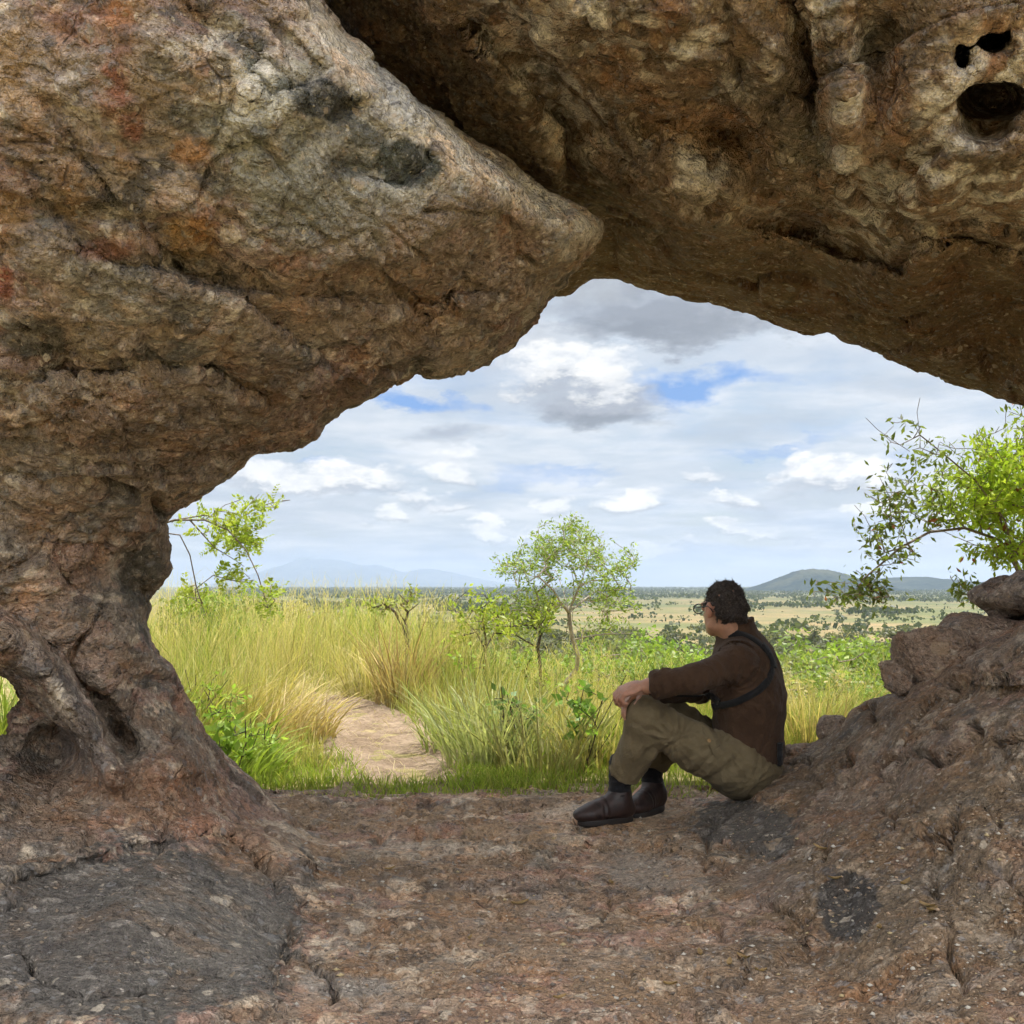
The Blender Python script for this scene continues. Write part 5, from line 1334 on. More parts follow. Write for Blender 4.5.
    for a_, k_ in ((ankN, kneeN), (ankF, kneeF)):
        d = (a_-k_)/np.linalg.norm(a_-k_); zc = .036 if a_ is ankN else .044
        q = p-np.array(a_-d*.0, f32); inleg = np.linalg.norm(q, axis=-1) < .17
        o = np.where(inleg, np.maximum(o, (q@d.astype(f32))+zc), o)
    near = np.abs(o) < .03; idx = np.nonzero(near); pp = p[idx]
    dN = (ankN-kneeN)/np.linalg.norm(ankN-kneeN)
    lower = pp[:, 2] < kneeN[2]-.02
    n1 = fbm(np.stack([pp[:, 0]*16+pp[:, 2]*2, pp[:, 1]*14, pp[:, 2]*3.2+pp[:, 0]*3], -1), 3, .5, 511, ridge=True)      # long folds down the shin
    n2 = fbm(np.stack([(pp[:, 0]-pp[:, 2])*12, pp[:, 1]*8, (pp[:, 0]+pp[:, 2])*4.5], -1), 3, .5, 512, ridge=True)        # thigh folds
    crotch = np.exp(-(((pp[:, 0]-kneeN[0]-.07)/.06)**2+((pp[:, 2]-kneeN[2]+.07)/.06)**2))
    lowleg = (np.minimum(shiN, shiF)[idx] < np.minimum(thN, thF)[idx])
    o[idx] -= (1-np.abs(o[idx])/.03)*(np.where(lowleg, .014*(n1-.1), .013*(n2-.1))+.004*crotch*np.sin((pp[:, 0]+pp[:, 2])*160))
    o[idx] -= (1-np.abs(o[idx])/.03)*creases(pp, [(666, 733, 15, .12, .0085, 0), (712, 738, 13, .14, .008, 1.), (622, 782, 13, .10, .007, 2.), (742, 775, 12, .12, .006, .5), (650, 700, 9, .08, .004, .2), (655, 775, 12, .07, .006, .2)])
    W, Q, N = g.mesh(-o, 1); parts.append(('trousers', W, Q, M_TR, None))
    trW = (W, Q)
    # ---------- body: one continuous figure under the clothes, bare at head, neck and hands
    pts = np.array([hipN, hipF, kneeN, kneeF, ankN, ankF, shN, shF, elN, wrN, head, J(615, 800, 3.9)])
    lo, hi = bbox(pts, .15); g = Grid(lo, hi, .0062); p = g.p
    o = torso(p, -.014)
    o = smin(o, chain(p, [shN, elN, wrN], [.052, .040, .029], .02), .03); o = smin(o, chain(p, [shF, elF, wrF], [.052, .040, .029], .02), .03)
    o = smin(o, ell3(p, seat+[0, 0, .005], (.128, .16, .09), basis(fw)), .05)
    o = smin(o, chain(p, [hipN, kneeN, kneeN*.6+ankN*.4, ankN-[0, 0, .01]], [.080, .050, .042, .025], .02), .03)
    o = smin(o, chain(p, [hipF, kneeF, kneeF*.6+ankF*.4, ankF-[0, 0, .01]], [.085, .055, .048, .027], .02), .03)
    for a_ in (ankN, ankF): o = smin(o, cap(p, a_-[0, 0, .03], a_+np.array([-.07, 0, -.095]), .025, .018), .01)
    # head
    H = np.array(head)
    def hp(f, r, u): return H+HR[:, 0]*f+HR[:, 1]*r+HR[:, 2]*u
    o = smin(o, cap(p, J(741, 652, 4.03), hp(-.018, 0, -.055), .052, .051), .03)
    hd = ell3(p, hp(-.008, 0, .016), (.086, .065, .086), HR)
    hd = smin(hd, ell3(p, hp(.028, 0, -.042), (.062, .054, .062), HR), .03)
    hd = smin(hd, ell3(p, hp(.060, 0, -.082), (.022, .026, .018), HR), .022)     # chin
    hd = smin(hd, cap(p, hp(.02, .045, -.065), hp(.055, .02, -.082), .016, .014), .02); hd = smin(hd, cap(p, hp(.02, -.045, -.065), hp(.055, -.02, -.082), .016, .014), .02)
    hd = smin(hd, cap(p, hp(.084, 0, .012), hp(.108, 0, -.022), .008, .012), .012)   # nose
    hd = smin(hd, ell3(p, hp(.084, 0, .024), (.012, .045, .010), HR), .012)       # brow
    hd = smin(hd, ell3(p, hp(.085, 0, -.050), (.010, .022, .006), HR), .006)      # lips
    for s_ in (-1, 1):
        hd = np.maximum(hd, -(ell3(p, hp(.094, s_*.031, .006), (.014, .016, .010), HR)))
        hd = smin(hd, ell3(p, hp(.080, s_*.031, .005), (.012, .013, .011), HR), .003)
        ear = ell3(p, hp(-.004, s_*.074, -.004), (.020, .0085, .033), HR); ear = np.maximum(ear, -ell3(p, hp(.004, s_*.085, -.002), (.011, .008, .020), HR))
        hd = smin(hd, ear, .006)
    o = smin(o, hd, .018)
    # hands: palm, four fingers of different lengths, thumb from the side
    def hand(o, wr, d, nrm, side, curl, sg):
        """d towards the fingers, nrm out of the back of the hand, side towards the thumb"""
        d, nrm, side = [np.array(v, float)/np.linalg.norm(v) for v in (d, nrm, side)]
        pc = wr+d*.050
        R = np.stack([d, side, nrm], 1)
        o = smin(o, ell3(p, pc, (.050, .040, .017), R), .012)
        L = [.074, .082, .076, .060]
        for i in range(4):
            b = wr+d*(.088-.004*abs(i-1.2))+side*(.029-.0195*i)
            ang = curl+.10*i; q0 = b-d*.03; q = [q0, b]; a = 0
            for k, fr in enumerate((.46, .30, .24)):
                a += ang*(.75, 1.0, .7)[k]; q.append(q[-1]+(d*math.cos(a)-nrm*math.sin(a))*L[i]*fr)
            o = smin(o, chain(p, q, [.0095, .0098, .0088, .0080, .0066], .004), .005)
        b = wr+d*.022+side*.026-nrm*.004
        q = [b, b+d*.030+side*.022-nrm*.012, b+d*.055+side*.024-nrm*.026, b+d*.074+side*.018-nrm*.040]
        return smin(o, chain(p, q, [.0135, .0115, .0098, .0078], .006), .010)
    dN_ = np.array([-.80, .05, -.22]); o = hand(o, wrN+np.array([-.012, 0, .004]), dN_, (-.30, -.38, .88), (-.1, .95, .25), .78, 1)
    o = hand(o, wrF+np.array([-.01, 0, 0]), (-.75, -.35, -.25), (-.2, .3, .9), (.1, -.9, .2), .6, -1)
    W, Q, N = g.mesh(-o, 1)
    hq = (W-H)@HR; px_, py_ = PX(W)
    lips = np.exp(-((hq[:, 0]-.092)/.010)**2-((hq[:, 2]+.050)/.007)**2-(hq[:, 1]/.022)**2)
    eye = np.exp(-((hq[:, 0]-.090)/.008)**2-((hq[:, 2]-.005)/.008)**2-((np.abs(hq[:, 1])-.031)/.010)**2)
    redd = np.clip(np.exp(-((hq[:, 1]/.085)**2-1)**2*9)*np.exp(-((hq[:, 0])/.03)**2-((hq[:, 2]+.005)/.04)**2)*.8, 0, 1)
    C = np.tile([[.50, .27, .18]], (len(W), 1)); C = lerp(C, [.52, .20, .13], redd[:, None]); C = lerp(C, [.40, .14, .11], np.clip(lips, 0, 1)[:, None]); C = lerp(C, [.6, .56, .5], np.clip(eye*1.3, 0, 1)[:, None])
    hl = np.minimum(np.linalg.norm(W-wrN-np.array([-.06, 0, -.02]), axis=1)/.11, 1); C = lerp([.46, .235, .165], C, hl[:, None])
    t = NT('skin'); pos = t.n('ShaderNodeNewGeometry').outputs['Position']; n = t.noise(pos, 60, 5, .6)
    cc = t.mix(1.0, t.attr('skincol'), t.ramp(n, [(.3, .85), (.7, 1.12)]), 'MULTIPLY')
    bp = t.n('ShaderNodeBump', {'Height': t.math('MULTIPLY', t.noise(pos, 220, 4, .6), .0012), 'Strength': .6, 'Distance': 1.0}).outputs[0]
    M_SKIN = t.surf(principled(t, Base_Color=cc, Roughness=.5, Normal=bp, Subsurface_Weight=.12, Subsurface_Scale=.01, Subsurface_Radius=(1, .35, .2)))
    base = np.array([float(J(700, 800, 4.0)[0]), 4.0, .02])
    root = obj('person', make_mesh('person', W-base, Q, True, M_SKIN, {'skincol': C}), label='seated man in brown long-sleeved shirt and khaki trousers gazing out over the plain', cat='person')
    root.location = base
    for nm, W_, Q_, mt, _ in parts: obj(nm, make_mesh(nm, W_-base, Q_, True, mt), root)
    # ---------- hair
    g = Grid(H-.15, H+.16, .0042); p = g.p
    q = (p-H.astype(f32))@HR.astype(f32)
    o = ell3(p, hp(-.010, 0, .016), (.087, .066, .088), HR)
    o = smin(o, ell3(p, hp(-.055, 0, -.020), (.040, .050, .056), HR), .03)
    face = np.maximum(q[..., 0]-.052-.25*np.clip(q[..., 2]-.05, -.03, .06), -(q[..., 2]-.062))     # fringe line
    # cut away the face, the ears and the nape
    o = np.maximum(o, np.minimum(q[..., 0]-.030, -(q[..., 2]-.070)+.0*q[..., 0]))
    o = np.maximum(o, np.minimum(q[..., 0]+.045-.55*q[..., 2]*0, -(q[..., 2]-.022)))
    o = np.maximum(o, -(q[..., 2]+.068+.25*q[..., 0]))
    near = np.abs(o) < .03; idx = np.nonzero(near); pp = p[idx]
    o[idx] -= .008*fbm(pp*24, 2, .6, 520)+.009*fbm(pp*46, 3, .6, 521)+.005*fbm(pp*95, 2, .6, 522, ridge=True)
    W, Q, N = g.mesh(-o, 0)
    t = NT('hair'); pos = t.n('ShaderNodeNewGeometry').outputs['Position']
    n = t.noise(pos, 170, 4, .7, 1.5)
    c_ = t.ramp(n, [(.36, (.012, .009, .008)), (.52, (.045, .033, .028)), (.62, (.17, .14, .13))])
    bp = t.n('ShaderNodeBump', {'Height': t.math('MULTIPLY', n, .006), 'Strength': 1, 'Distance': 1.0}).outputs[0]
    M_HAIR = t.surf(principled(t, Base_Color=c_, Roughness=.55, Normal=bp, Specular_IOR_Level=.4))
    # short curls standing off the surface
    k = 7000; ii = rngp.integers(0, len(W), k); Nn = N[ii]; dd = Nn+rngp.normal(size=(k, 3))*.8; dd /= np.linalg.norm(dd, axis=1, keepdims=True)
    s1 = np.cross(dd, rot_rand(rngp, k)); s1 /= np.linalg.norm(s1, axis=1, keepdims=True)
    b0 = W[ii]-Nn*.003; l = rngp.uniform(.005, .015, (k, 1))*rngp.uniform(.4, 1.3, (k, 1)); wd = .0008
    c1 = b0+dd*l*.5; c2 = b0+dd*l+s1*l*.5+Nn*0
    s2 = np.cross(dd, s1)*wd
    CV = np.stack([b0-s2, b0+s2, c1+s2+s1*l*.15, c1-s2+s1*l*.15, c2], 1).reshape(-1, 3); oo = np.arange(k)[:, None]*5+len(W)
    V = np.concatenate([W, CV])
    obj('hair', make_mesh('hair', V-base, [np.concatenate([Q, oo+[0, 1, 2, 3]]), oo+[3, 2, 4]], True, M_HAIR), root)
    # ---------- glasses
    def tube(pts, r, sides=8, closed=False):
        pts = np.array(pts, float); n = len(pts); tg = np.gradient(pts, axis=0)
        if closed: tg = np.roll(pts, -1, 0)-np.roll(pts, 1, 0)
        tg /= np.linalg.norm(tg, axis=1, keepdims=True)
        ref = np.where(np.abs(tg[:, 2:]) > .9, [[1., 0, 0]], [[0, 0, 1.]]); a = np.cross(tg, ref); a /= np.linalg.norm(a, axis=1, keepdims=True); b = np.cross(tg, a)
        th = np.arange(sides)/sides*2*math.pi; rr = np.broadcast_to(r, (n,))
        V = pts[:, None]+rr[:, None, None]*(np.cos(th)[None, :, None]*a[:, None]+np.sin(th)[None, :, None]*b[:, None])
        m = n if closed else n-1; i = (np.arange(m)[:, None]*sides+np.arange(sides)).ravel(); j = (np.arange(m)[:, None]*sides+(np.arange(sides)+1) % sides).ravel()
        i2 = (i+sides) % (n*sides); j2 = (j+sides) % (n*sides)
        return V.reshape(-1, 3), np.stack([i, j, j2, i2], -1)
    GV = []; GQ = []; o_ = 0
    lens = []
    for s_ in (-1, 1):
        cyc = [hp(.112-.10*abs(s_*.034+.026*math.cos(a)*1.0)*.6, s_*.034+.027*math.cos(a), .004+.019*math.sin(a)) for a in np.linspace(0, 2*math.pi, 25)[:-1]]
        lens.append(cyc)
        for pl, r_, cl in ((cyc, .0024, True), ([hp(.100, s_*.062, .010), hp(.05, s_*.075, .010), hp(-.005, s_*.080, .012), hp(-.022, s_*.079, .0), hp(-.030, s_*.077, -.012)], .0024, False)):
            v, q_ = tube(pl, r_, 6, cl); GV.append(v); GQ.append(q_+o_); o_ += len(v)
    v, q_ = tube([hp(.108, -.009, .008), hp(.113, 0, .011), hp(.108, .009, .008)], .002, 6); GV.append(v); GQ.append(q_+o_)
    t = NT('glasses_frame'); M_GL = t.surf(principled(t, Base_Color=(.01, .01, .012, 1), Roughness=.3))
    go = obj('glasses', make_mesh('glasses', np.concatenate(GV)-base, np.concatenate(GQ), True, M_GL), root)
    t = NT('lens'); gl = t.n('ShaderNodeBsdfGlossy', {'Roughness': .03}).outputs[0]; tp = t.n('ShaderNodeBsdfTransparent', {'Color': (.93, .95, .95, 1)}).outputs[0]
    M_LENS = t.surf(t.n('ShaderNodeMixShader', {0: .08, 1: tp, 2: gl}).outputs[0])
    for cyc in lens:
        v = np.array(cyc); c0 = v.mean(0); th_ = HR[:, 0]*.0008; vv = np.concatenate([v+th_, v-th_, [c0+th_*2, c0-th_*2]])-base; m = 24; i = np.arange(m); j = (i+1) % m
        obj('lens', make_mesh('lens', vv, np.concatenate([np.stack([i, j, np.full(m, 48)], -1), np.stack([j+24, i+24, np.full(m, 49)], -1), np.stack([i, i+24, j+24], -1), np.stack([i, j+24, j], -1)]), False, M_LENS), go)
    # ---------- strap across the back, lying on the shirt
    camo = Vector((0, 0, CAMZ))
    def onshirt(px, py):
        d = Vector(P(px, py, 4.0))-camo; d.normalize()
        h = shirt_bvh.ray_cast(camo, d)
        return h[0], h[1]
    raw = [(729, 634), (737, 634), (746, 636), (754, 640), (761, 646), (767, 653), (771, 661), (772, 668), (770, 676), (765, 684), (757, 691), (747, 697), (736, 702), (725, 705), (714, 706.5), (705, 708), (699, 712), (694, 716)]
    hits = [onshirt(*q_) for q_ in raw]; hits = [(np.array(h), np.array(n_)) for h, n_ in hits if h is not None and abs(h[1]-4.0) < .5]
    # carry on round the chest: sample the torso from the front side too
    front = []
    for tt in np.linspace(.1, 1, 9):
        c0 = np.array(sp[2])*(1-tt)+np.array(J(744, 650, 4.08))*tt; a = -1.15+tt*2.2
        dirn = np.array([-math.cos(a*.8), math.sin(a*.8), 0.]); r_ = shirt_bvh.ray_cast(Vector(c0+dirn*.6), Vector(-dirn))
        if r_[0] is not None: front.append((np.array(r_[0]), np.array(r_[1])))
    def ribbon(hs, wd, th_, lift=.003):
        pts = np.array([h+n_*lift*(1 if n_@(h-np.array(sp[2])) > 0 else -1) for h, n_ in hs]); nr = np.array([n_*(1 if n_@(h-np.array(sp[2])) > 0 else -1) for h, n_ in hs])
        s = np.concatenate([[0], np.cumsum(np.linalg.norm(np.diff(pts, axis=0), axis=1))]); ss = np.linspace(0, s[-1], 70)
        pts = np.stack([np.interp(ss, s, pts[:, k]) for k in range(3)], -1); nr = np.stack([np.interp(ss, s, nr[:, k]) for k in range(3)], -1)
        for _ in range(4): pts[1:-1] = .5*pts[1:-1]+.25*(pts[2:]+pts[:-2]); nr[1:-1] = .5*nr[1:-1]+.25*(nr[2:]+nr[:-2])
        nr /= np.linalg.norm(nr, axis=1, keepdims=True); tg = np.gradient(pts, axis=0); tg /= np.linalg.norm(tg, axis=1, keepdims=True); sd_ = np.cross(tg, nr); sd_ /= np.linalg.norm(sd_, axis=1, keepdims=True)
        n = len(pts); V = np.stack([pts-sd_*wd/2, pts+sd_*wd/2, pts+sd_*wd/2+nr*th_, pts-sd_*wd/2+nr*th_], 1).reshape(-1, 3)
        i = np.arange(n-1)[:, None]*4; Q_ = np.concatenate([i+np.array([k, (k+1) % 4, (k+1) % 4+4, k+4]) for k in range(4)]+[np.array([[0, 1, 2, 3]]), np.array([[0, 3, 2, 1]])+(n-1)*4])
        return V, Q_
    V, Q_ = ribbon(hits, .026, .004)
    st = obj('strap', make_mesh('strap', V-base, Q_, False, M_BLK), root, label='black webbing strap crossing the back under the left arm')
    if len(front) > 3:
        V, Q_ = ribbon(front, .026, .004); obj('chest_strap', make_mesh('chest_strap', V-base, Q_, False, M_BLK), root)
    # padded slider on the strap behind the shoulder
    pad = [(h, n_) for h, n_ in hits[4:8]]; V, Q_ = ribbon(pad, .034, .011); obj('strap_buckle', make_mesh('strap_buckle', V-base, Q_, False, M_BLK), st)
    # small pouch tail at the lower back
    bl = [onshirt(778, y_) for y_ in (742, 750, 757, 764)]; bl = [(np.array(h), np.array(n_)) for h, n_ in bl if h is not None]
    if len(bl) > 2:
        V, Q_ = ribbon(bl, .022, .012); obj('belt_pouch', make_mesh('belt_pouch', V-base, Q_, False, M_BLK), root)
    # ---------- boots
    t = NT('boot_leather'); pos = t.n('ShaderNodeNewGeometry').outputs['Position']; n = t.noise(pos, 40, 5, .6)
    M_BOOT = t.surf(principled(t, Base_Color=t.ramp(n, [(.35, (.014, .008, .008)), (.65, (.040, .020, .017))]), Roughness=t.ramp(n, [(.3, .42), (.7, .62)]), Specular_IOR_Level=.5,
                               Normal=t.n('ShaderNodeBump', {'Height': t.math('MULTIPLY', n, .004), 'Strength': .6, 'Distance': 1.0}).outputs[0]))
    t = NT('sole_rubber'); M_SOLE = t.surf(principled(t, Base_Color=(.018, .014, .013, 1), Roughness=.7))
    M_SOCK = cloth_mat('boot_gusset', (.010, .010, .012), (.022, .02, .022), .1, 500)
    for (ax_, ay_, tx, ty, Yb, ank, lift) in ((621, 806, 578, 809, 3.95, ankN, .0), (652, 797, 630, 800, 4.16, ankF, .0)):
        heel = J(ax_+(10 if ax_ < 640 else 9), ay_, Yb+.03); toe = J(tx+2, ty, Yb-.05 if ax_ < 640 else Yb-.14)
        gz = .014
        if ROCK.get('bvh'):
            for pt_ in (heel, toe):
                h = ROCK['bvh'].ray_cast(Vector((pt_[0], pt_[1], .6)), Vector((0, 0, -1)))
                if h[0] is not None: pt_[2] = h[0][2]
        zb = max(heel[2], toe[2])-.003; heel[2] = toe[2] = zb
        d = toe-heel; L = np.linalg.norm(d); d = d/L; s_ = np.array([-d[1], d[0], 0])
        log('boot', round(L, 3), heel, toe)
        
        R = np.stack([d, s_, [0, 0, 1]], 1)
        def bp_(a, b, c): return heel+d*a*L+s_*b+np.array([0, 0, c])
        lo = np.min([heel, toe, ank], 0)-.09; hi = np.max([heel, toe, ank], 0)+.10; g = Grid(lo, hi, .0045); p = g.p
        o = ell3(p, bp_(.80, 0, .040), (.070, .046, .032), R)
        o = smin(o, ell3(p, bp_(.50, 0, .050), (.085, .040, .042), R), .03)
        o = smin(o, ell3(p, bp_(.20, 0, .048), (.062, .038, .044), R), .03)
        o = smin(o, cap(p, bp_(.30, 0, .082), bp_(.62, 0, .048), .037, .032), .025)
        up_ = np.array(ank)+[0, 0, .035]; base_ = bp_(.22, 0, .07)
        o = smin(o, cap(p, base_, base_*.4+up_*.6, .044, .042), .025)
        o = np.maximum(o, -(p[..., 2]-(zb+.018)))
        q_ = p@np.array([0, 0, 1], f32); o = np.maximum(o, q_-(base_[2]+.050))
        near = np.abs(o) < .02; idx = np.nonzero(near); pp = p[idx]; lx = ((pp-heel)@d)/L
        o[idx] -= .0022*np.sin(lx*70+3*perlin(pp*20, 5))*np.exp(-((lx-.58)/.09)**2)+.0012*perlin(pp*40, 6)
        W, Q, N = g.mesh(-o, 1)
        bo = obj('boot', make_mesh('boot', W-base, Q, True, M_BOOT), root)
        th_ = np.linspace(0, 2*math.pi, 41)[:-1]; ca = np.cos(th_); sa = np.sin(th_)
        lx = .5+.53*np.sign(ca)*np.abs(ca)**.75; wy = (.040+.008*np.sin((lx-.2)*3))*np.sign(sa)*np.abs(sa)**.8
        rings = []
        for zz, k_ in ((0, .97), (.004, 1), (.020, 1), (.024, .97)):
            rings.append(heel+np.outer((lx-.5)*k_*L+.5*L, d)+np.outer(wy*k_, s_)+np.array([0, 0, zz+.0]))
        V = np.concatenate(rings+[[rings[0].mean(0)], [rings[-1].mean(0)]]); i = np.arange(40); j = (i+1) % 40
        Qs = np.concatenate([np.stack([i+40*k, j+40*k, j+40*k+40, i+40*k+40], -1) for k in range(3)]); Tt = np.concatenate([np.stack([j, i, np.full(40, 160)], -1), np.stack([i+120, j+120, np.full(40, 161)], -1)])
        obj('sole', make_mesh('sole', V-base, [Qs, Tt], False, M_SOLE), bo)
        # elastic gusset / sock shaft going up under the trouser leg
        g = Grid(lo, hi+[0, 0, .05], .0055); p = g.p
        o = cap(p, bp_(.24, 0, .060), np.array(ank)+[.0, 0, .07], .040, .046); o = smin(o, cap(p, bp_(.28, 0, .082), bp_(.50, 0, .056), .039, .034), .02)
        near = np.abs(o) < .02; idx = np.nonzero(near); o[idx] -= .0018*np.sin(p[idx][:, 2]*260+3*perlin(p[idx]*18, 8))
        W, Q, N = g.mesh(-o, 1); obj('sock', make_mesh('sock', W-base, Q, True, M_SOCK), root)
    # ---------- trouser pocket flap and button on the near thigh
    tb = BVHTree.FromPolygons(trW[0].tolist(), trW[1].tolist())
    def ontr(px, py):
        d = Vector(P(px, py, 4.0))-camo; d.normalize(); h = tb.ray_cast(camo, d); return (np.array(h[0]), np.array(h[1])) if h[0] is not None else None
    hs = [ontr(*q_) for q_ in ((706, 727), (709, 734), (712, 741), (716, 748), (722, 755))]; hs = [h for h in hs if h]
    if len(hs) > 3:
        V, Q_ = ribbon([(h, n_) for h, n_ in hs], .05, .003, .001); obj('pocket_flap', make_mesh('pocket_flap', V-base, Q_, False, M_TR), root)
    h = ontr(709, 741)
    if h:
        c0, n_ = h; n_ = n_*(1 if n_@(np.array([0, 0, CAMZ])-c0) > 0 else -1); a = np.cross(n_, [0, 0, 1]); a /= np.linalg.norm(a); b_ = np.cross(n_, a); th_ = np.arange(12)/12*2*math.pi
        ring = lambda r_, l_: c0+n_*l_+np.outer(np.cos(th_)*r_, a)+np.outer(np.sin(th_)*r_, b_)
        V = np.concatenate([ring(.007, .0), ring(.007, .005), ring(.004, .0062), [c0+n_*.0055]])-base; i = np.arange(12); j = (i+1) % 12
        t = NT('button'); obj('button', make_mesh('button', V, [np.concatenate([np.stack([i+12*k, j+12*k, j+12*k+12, i+12*k+12], -1) for k in range(2)]), np.stack([i+24, j+24, np.full(12, 36)], -1)], True, t.surf(principled(t, Base_Color=(.42, .25, .10, 1), Roughness=.4))), root)
build_person()
log('person')

# ================================================================== LOOSE BOULDERS on top of the slope
def boulder(px, py, Y, r, label, seed, tint, ang=0):
    rng = np.random.default_rng(seed)
    n, m = 120, 60
    th = np.linspace(0, 2*math.pi, n, endpoint=False); ph = np.linspace(.03, math.pi-.03, m)
    T, Ph = np.meshgrid(th, ph, indexing='ij'); D = np.stack([np.sin(Ph)*np.cos(T), np.sin(Ph)*np.sin(T), np.cos(Ph)], -1).reshape(-1, 3)
    # blocky: intersection of random planes, softened
    pl = rot_rand(rng, 16); dist = rng.uniform(.72, 1.0, 16)
    k = (np.maximum(D@pl.T, 1e-3)/dist); R0 = 1/((k**9).sum(1)**(1/9.)); R0 = np.minimum(R0, 1.25)
    c = P(px, py, Y); rr = np.array(r)
    a = math.radians(ang); rot = np.array([[math.cos(a), 0, -math.sin(a)], [0, 1, 0], [math.sin(a), 0, math.cos(a)]])
    V = (D*R0[:, None]*rr)@rot.T; wp = V+c
    h1, _ = chips(wp, 9, 170+seed); h2, _ = chips(wp, 24, 175+seed)
    V = V+D*(.035*fbm(wp*4, 3, .5, seed)+h1*.012+h2*.005+.004*fbm(wp*30, 3, .6, seed))[:, None]
    i = (np.arange(n)[:, None]*m+np.arange(m-1)[None]).ravel(); j = (((np.arange(n)+1) % n)[:, None]*m+np.arange(m-1)[None]).ravel()
    Q = np.stack([i, i+1, j+1, j], -1)
    caps = np.concatenate([V, [V.reshape(n, m, 3)[:, 0].mean(0)], [V.reshape(n, m, 3)[:, -1].mean(0)]]); ii = np.arange(n)*m; jj = ((np.arange(n)+1) % n)*m
    Tt = np.concatenate([np.stack([ii, jj, np.full(n, n*m)], -1), np.stack([jj+m-1, ii+m-1, np.full(n, n*m+1)], -1)])
    N = len(caps); pn = fbm((caps+c)*5, 3, .6, 7+seed)
    col = np.tile([tint], (N, 1)); am = np.clip(.45+.5*pn, 0, 1)
    o = obj('boulder', make_mesh('boulder', caps, [Q, Tt], True, bpy.data.materials['rock'], {'paint': col, 'amount': am}), label=label, cat='boulder', group='boulders on the crest of the rock slope')
    o.location = c
boulder(930, 662, 3.74, (.165, .20, .15), 'cracked brown boulder lowest on the crest, left of the others', 1, (.24, .17, .13), 25)
boulder(972, 640, 3.80, (.14, .20, .125), 'middle reddish-brown boulder wedged under the topmost one', 2, (.26, .19, .15), 30)
boulder(1014, 594, 3.72, (.155, .22, .098), 'dark rounded boulder topmost at the right edge', 3, (.14, .11, .10), 15)
boulder(800, 752, 4.18, (.055, .07, .035), 'small flat brown stone on the crest just behind the man\'s back', 4, (.2, .15, .12), 20)
boulder(830, 733, 4.16, (.06, .07, .040), 'small brown stone higher up the crest, second from the man\'s back', 5, (.2, .15, .12), 30)
boulder(896, 672, 3.78, (.075, .08, .06), 'small block tucked at the left foot of the cracked boulder', 6, (.18, .13, .10), 30)
log('boulders')
# loose grit and leaf litter on the rock
def build_grit():
    rng = np.random.default_rng(8); bv = ROCK['grit']
    V = []; Q = []; C = []; o = 0
    ico = np.array([[1, 0, 0], [-1, 0, 0], [0, 1, 0], [0, -1, 0], [0, 0, 1], [0, 0, -1]], float); fc = np.array([[0, 2, 4], [2, 1, 4], [1, 3, 4], [3, 0, 4], [2, 0, 5], [1, 2, 5], [3, 1, 5], [0, 3, 5]])
    for i in range(5200):
        px = rng.uniform(250, 1040); py = rng.uniform(800, 1040)
        d = Vector(P(px, py, 3.0))-Vector((0, 0, CAMZ)); d.normalize()
        h = bv.ray_cast(Vector((0, 0, CAMZ)), d)
        if h[0] is None or abs(h[1][2]) < .55: continue
        s = .0018+.008*rng.random()**6
        v = ico*rng.uniform(.6, 1.3, (6, 1))*[1, .8, .5]*s; a = rng.uniform(0, 6.28); v = v@np.array([[math.cos(a), math.sin(a), 0], [-math.sin(a), math.cos(a), 0], [0, 0, 1]])
        V.append(v+np.array(h[0])+[0, 0, s*.2]); Q.append(fc+o); o += 6
        c = [(.5, .46, .4), (.38, .27, .18), (.16, .13, .11), (.46, .36, .2)][int(rng.choice(4, p=[.2, .4, .33, .07]))]; C.append(np.tile([c], (6, 1)))
    t = NT('grit'); m = t.surf(principled(t, Base_Color=t.attr('leafcol'), Roughness=.9))
    obj('gravel', make_mesh('gravel', np.concatenate(V), np.concatenate(Q), False, m, {'leafcol': np.concatenate(C)}), kind='stuff', label='fine grit and stone crumbs lying on the rock floor')
    # dry curled leaves
    n = 0; V = []; C = []
    for (px, py) in [(932, 912), (928, 908), (730, 965), (745, 958), (760, 972), (700, 955), (520, 905), (612, 884), (390, 870), (670, 985), (835, 880), (880, 930), (470, 940), (560, 1000), (820, 850), (905, 885)]:
        d = Vector(P(px, py, 3.0))-Vector((0, 0, CAMZ)); d.normalize(); h = bv.ray_cast(Vector((0, 0, CAMZ)), d)
        if h[0] is None: continue
        c0 = np.array(h[0])+np.array(h[1])*(.004 if h[1][2] > 0 else -.004); a = rng.uniform(0, 6.28); e1 = np.array([math.cos(a), math.sin(a), .1]); e2 = np.array([-math.sin(a), math.cos(a), .0]); L = rng.uniform(.012, .026)
        k = []
        for t_ in np.linspace(-1, 1, 6):
            w = math.sqrt(max(1-t_*t_, 0))*.35+.02
            k.append([c0+e1*L*t_+e2*L*w+[0, 0, .25*L*t_*t_+.004], c0+e1*L*t_+[0, 0, .25*L*t_*t_-.0], c0+e1*L*t_-e2*L*w+[0, 0, .25*L*t_*t_+.004]])
        v = np.array(k).reshape(-1, 3); q = np.concatenate([np.array([3*i, 3*i+1, 3*i+4, 3*i+3])[None] for i in range(5)]+[np.array([3*i+1, 3*i+2, 3*i+5, 3*i+4])[None] for i in range(5)])
        V.append(v); C.append(q+n); n += 18
    V = np.concatenate(V)
    obj('leaf_litter', make_mesh('leaf_litter', V, np.concatenate(C), True, M_GRASS, {'leafcol': np.tile([[.36, .25, .13]], (len(V), 1))}), kind='stuff', label='scattered dry curled leaves on the rock')
build_grit()
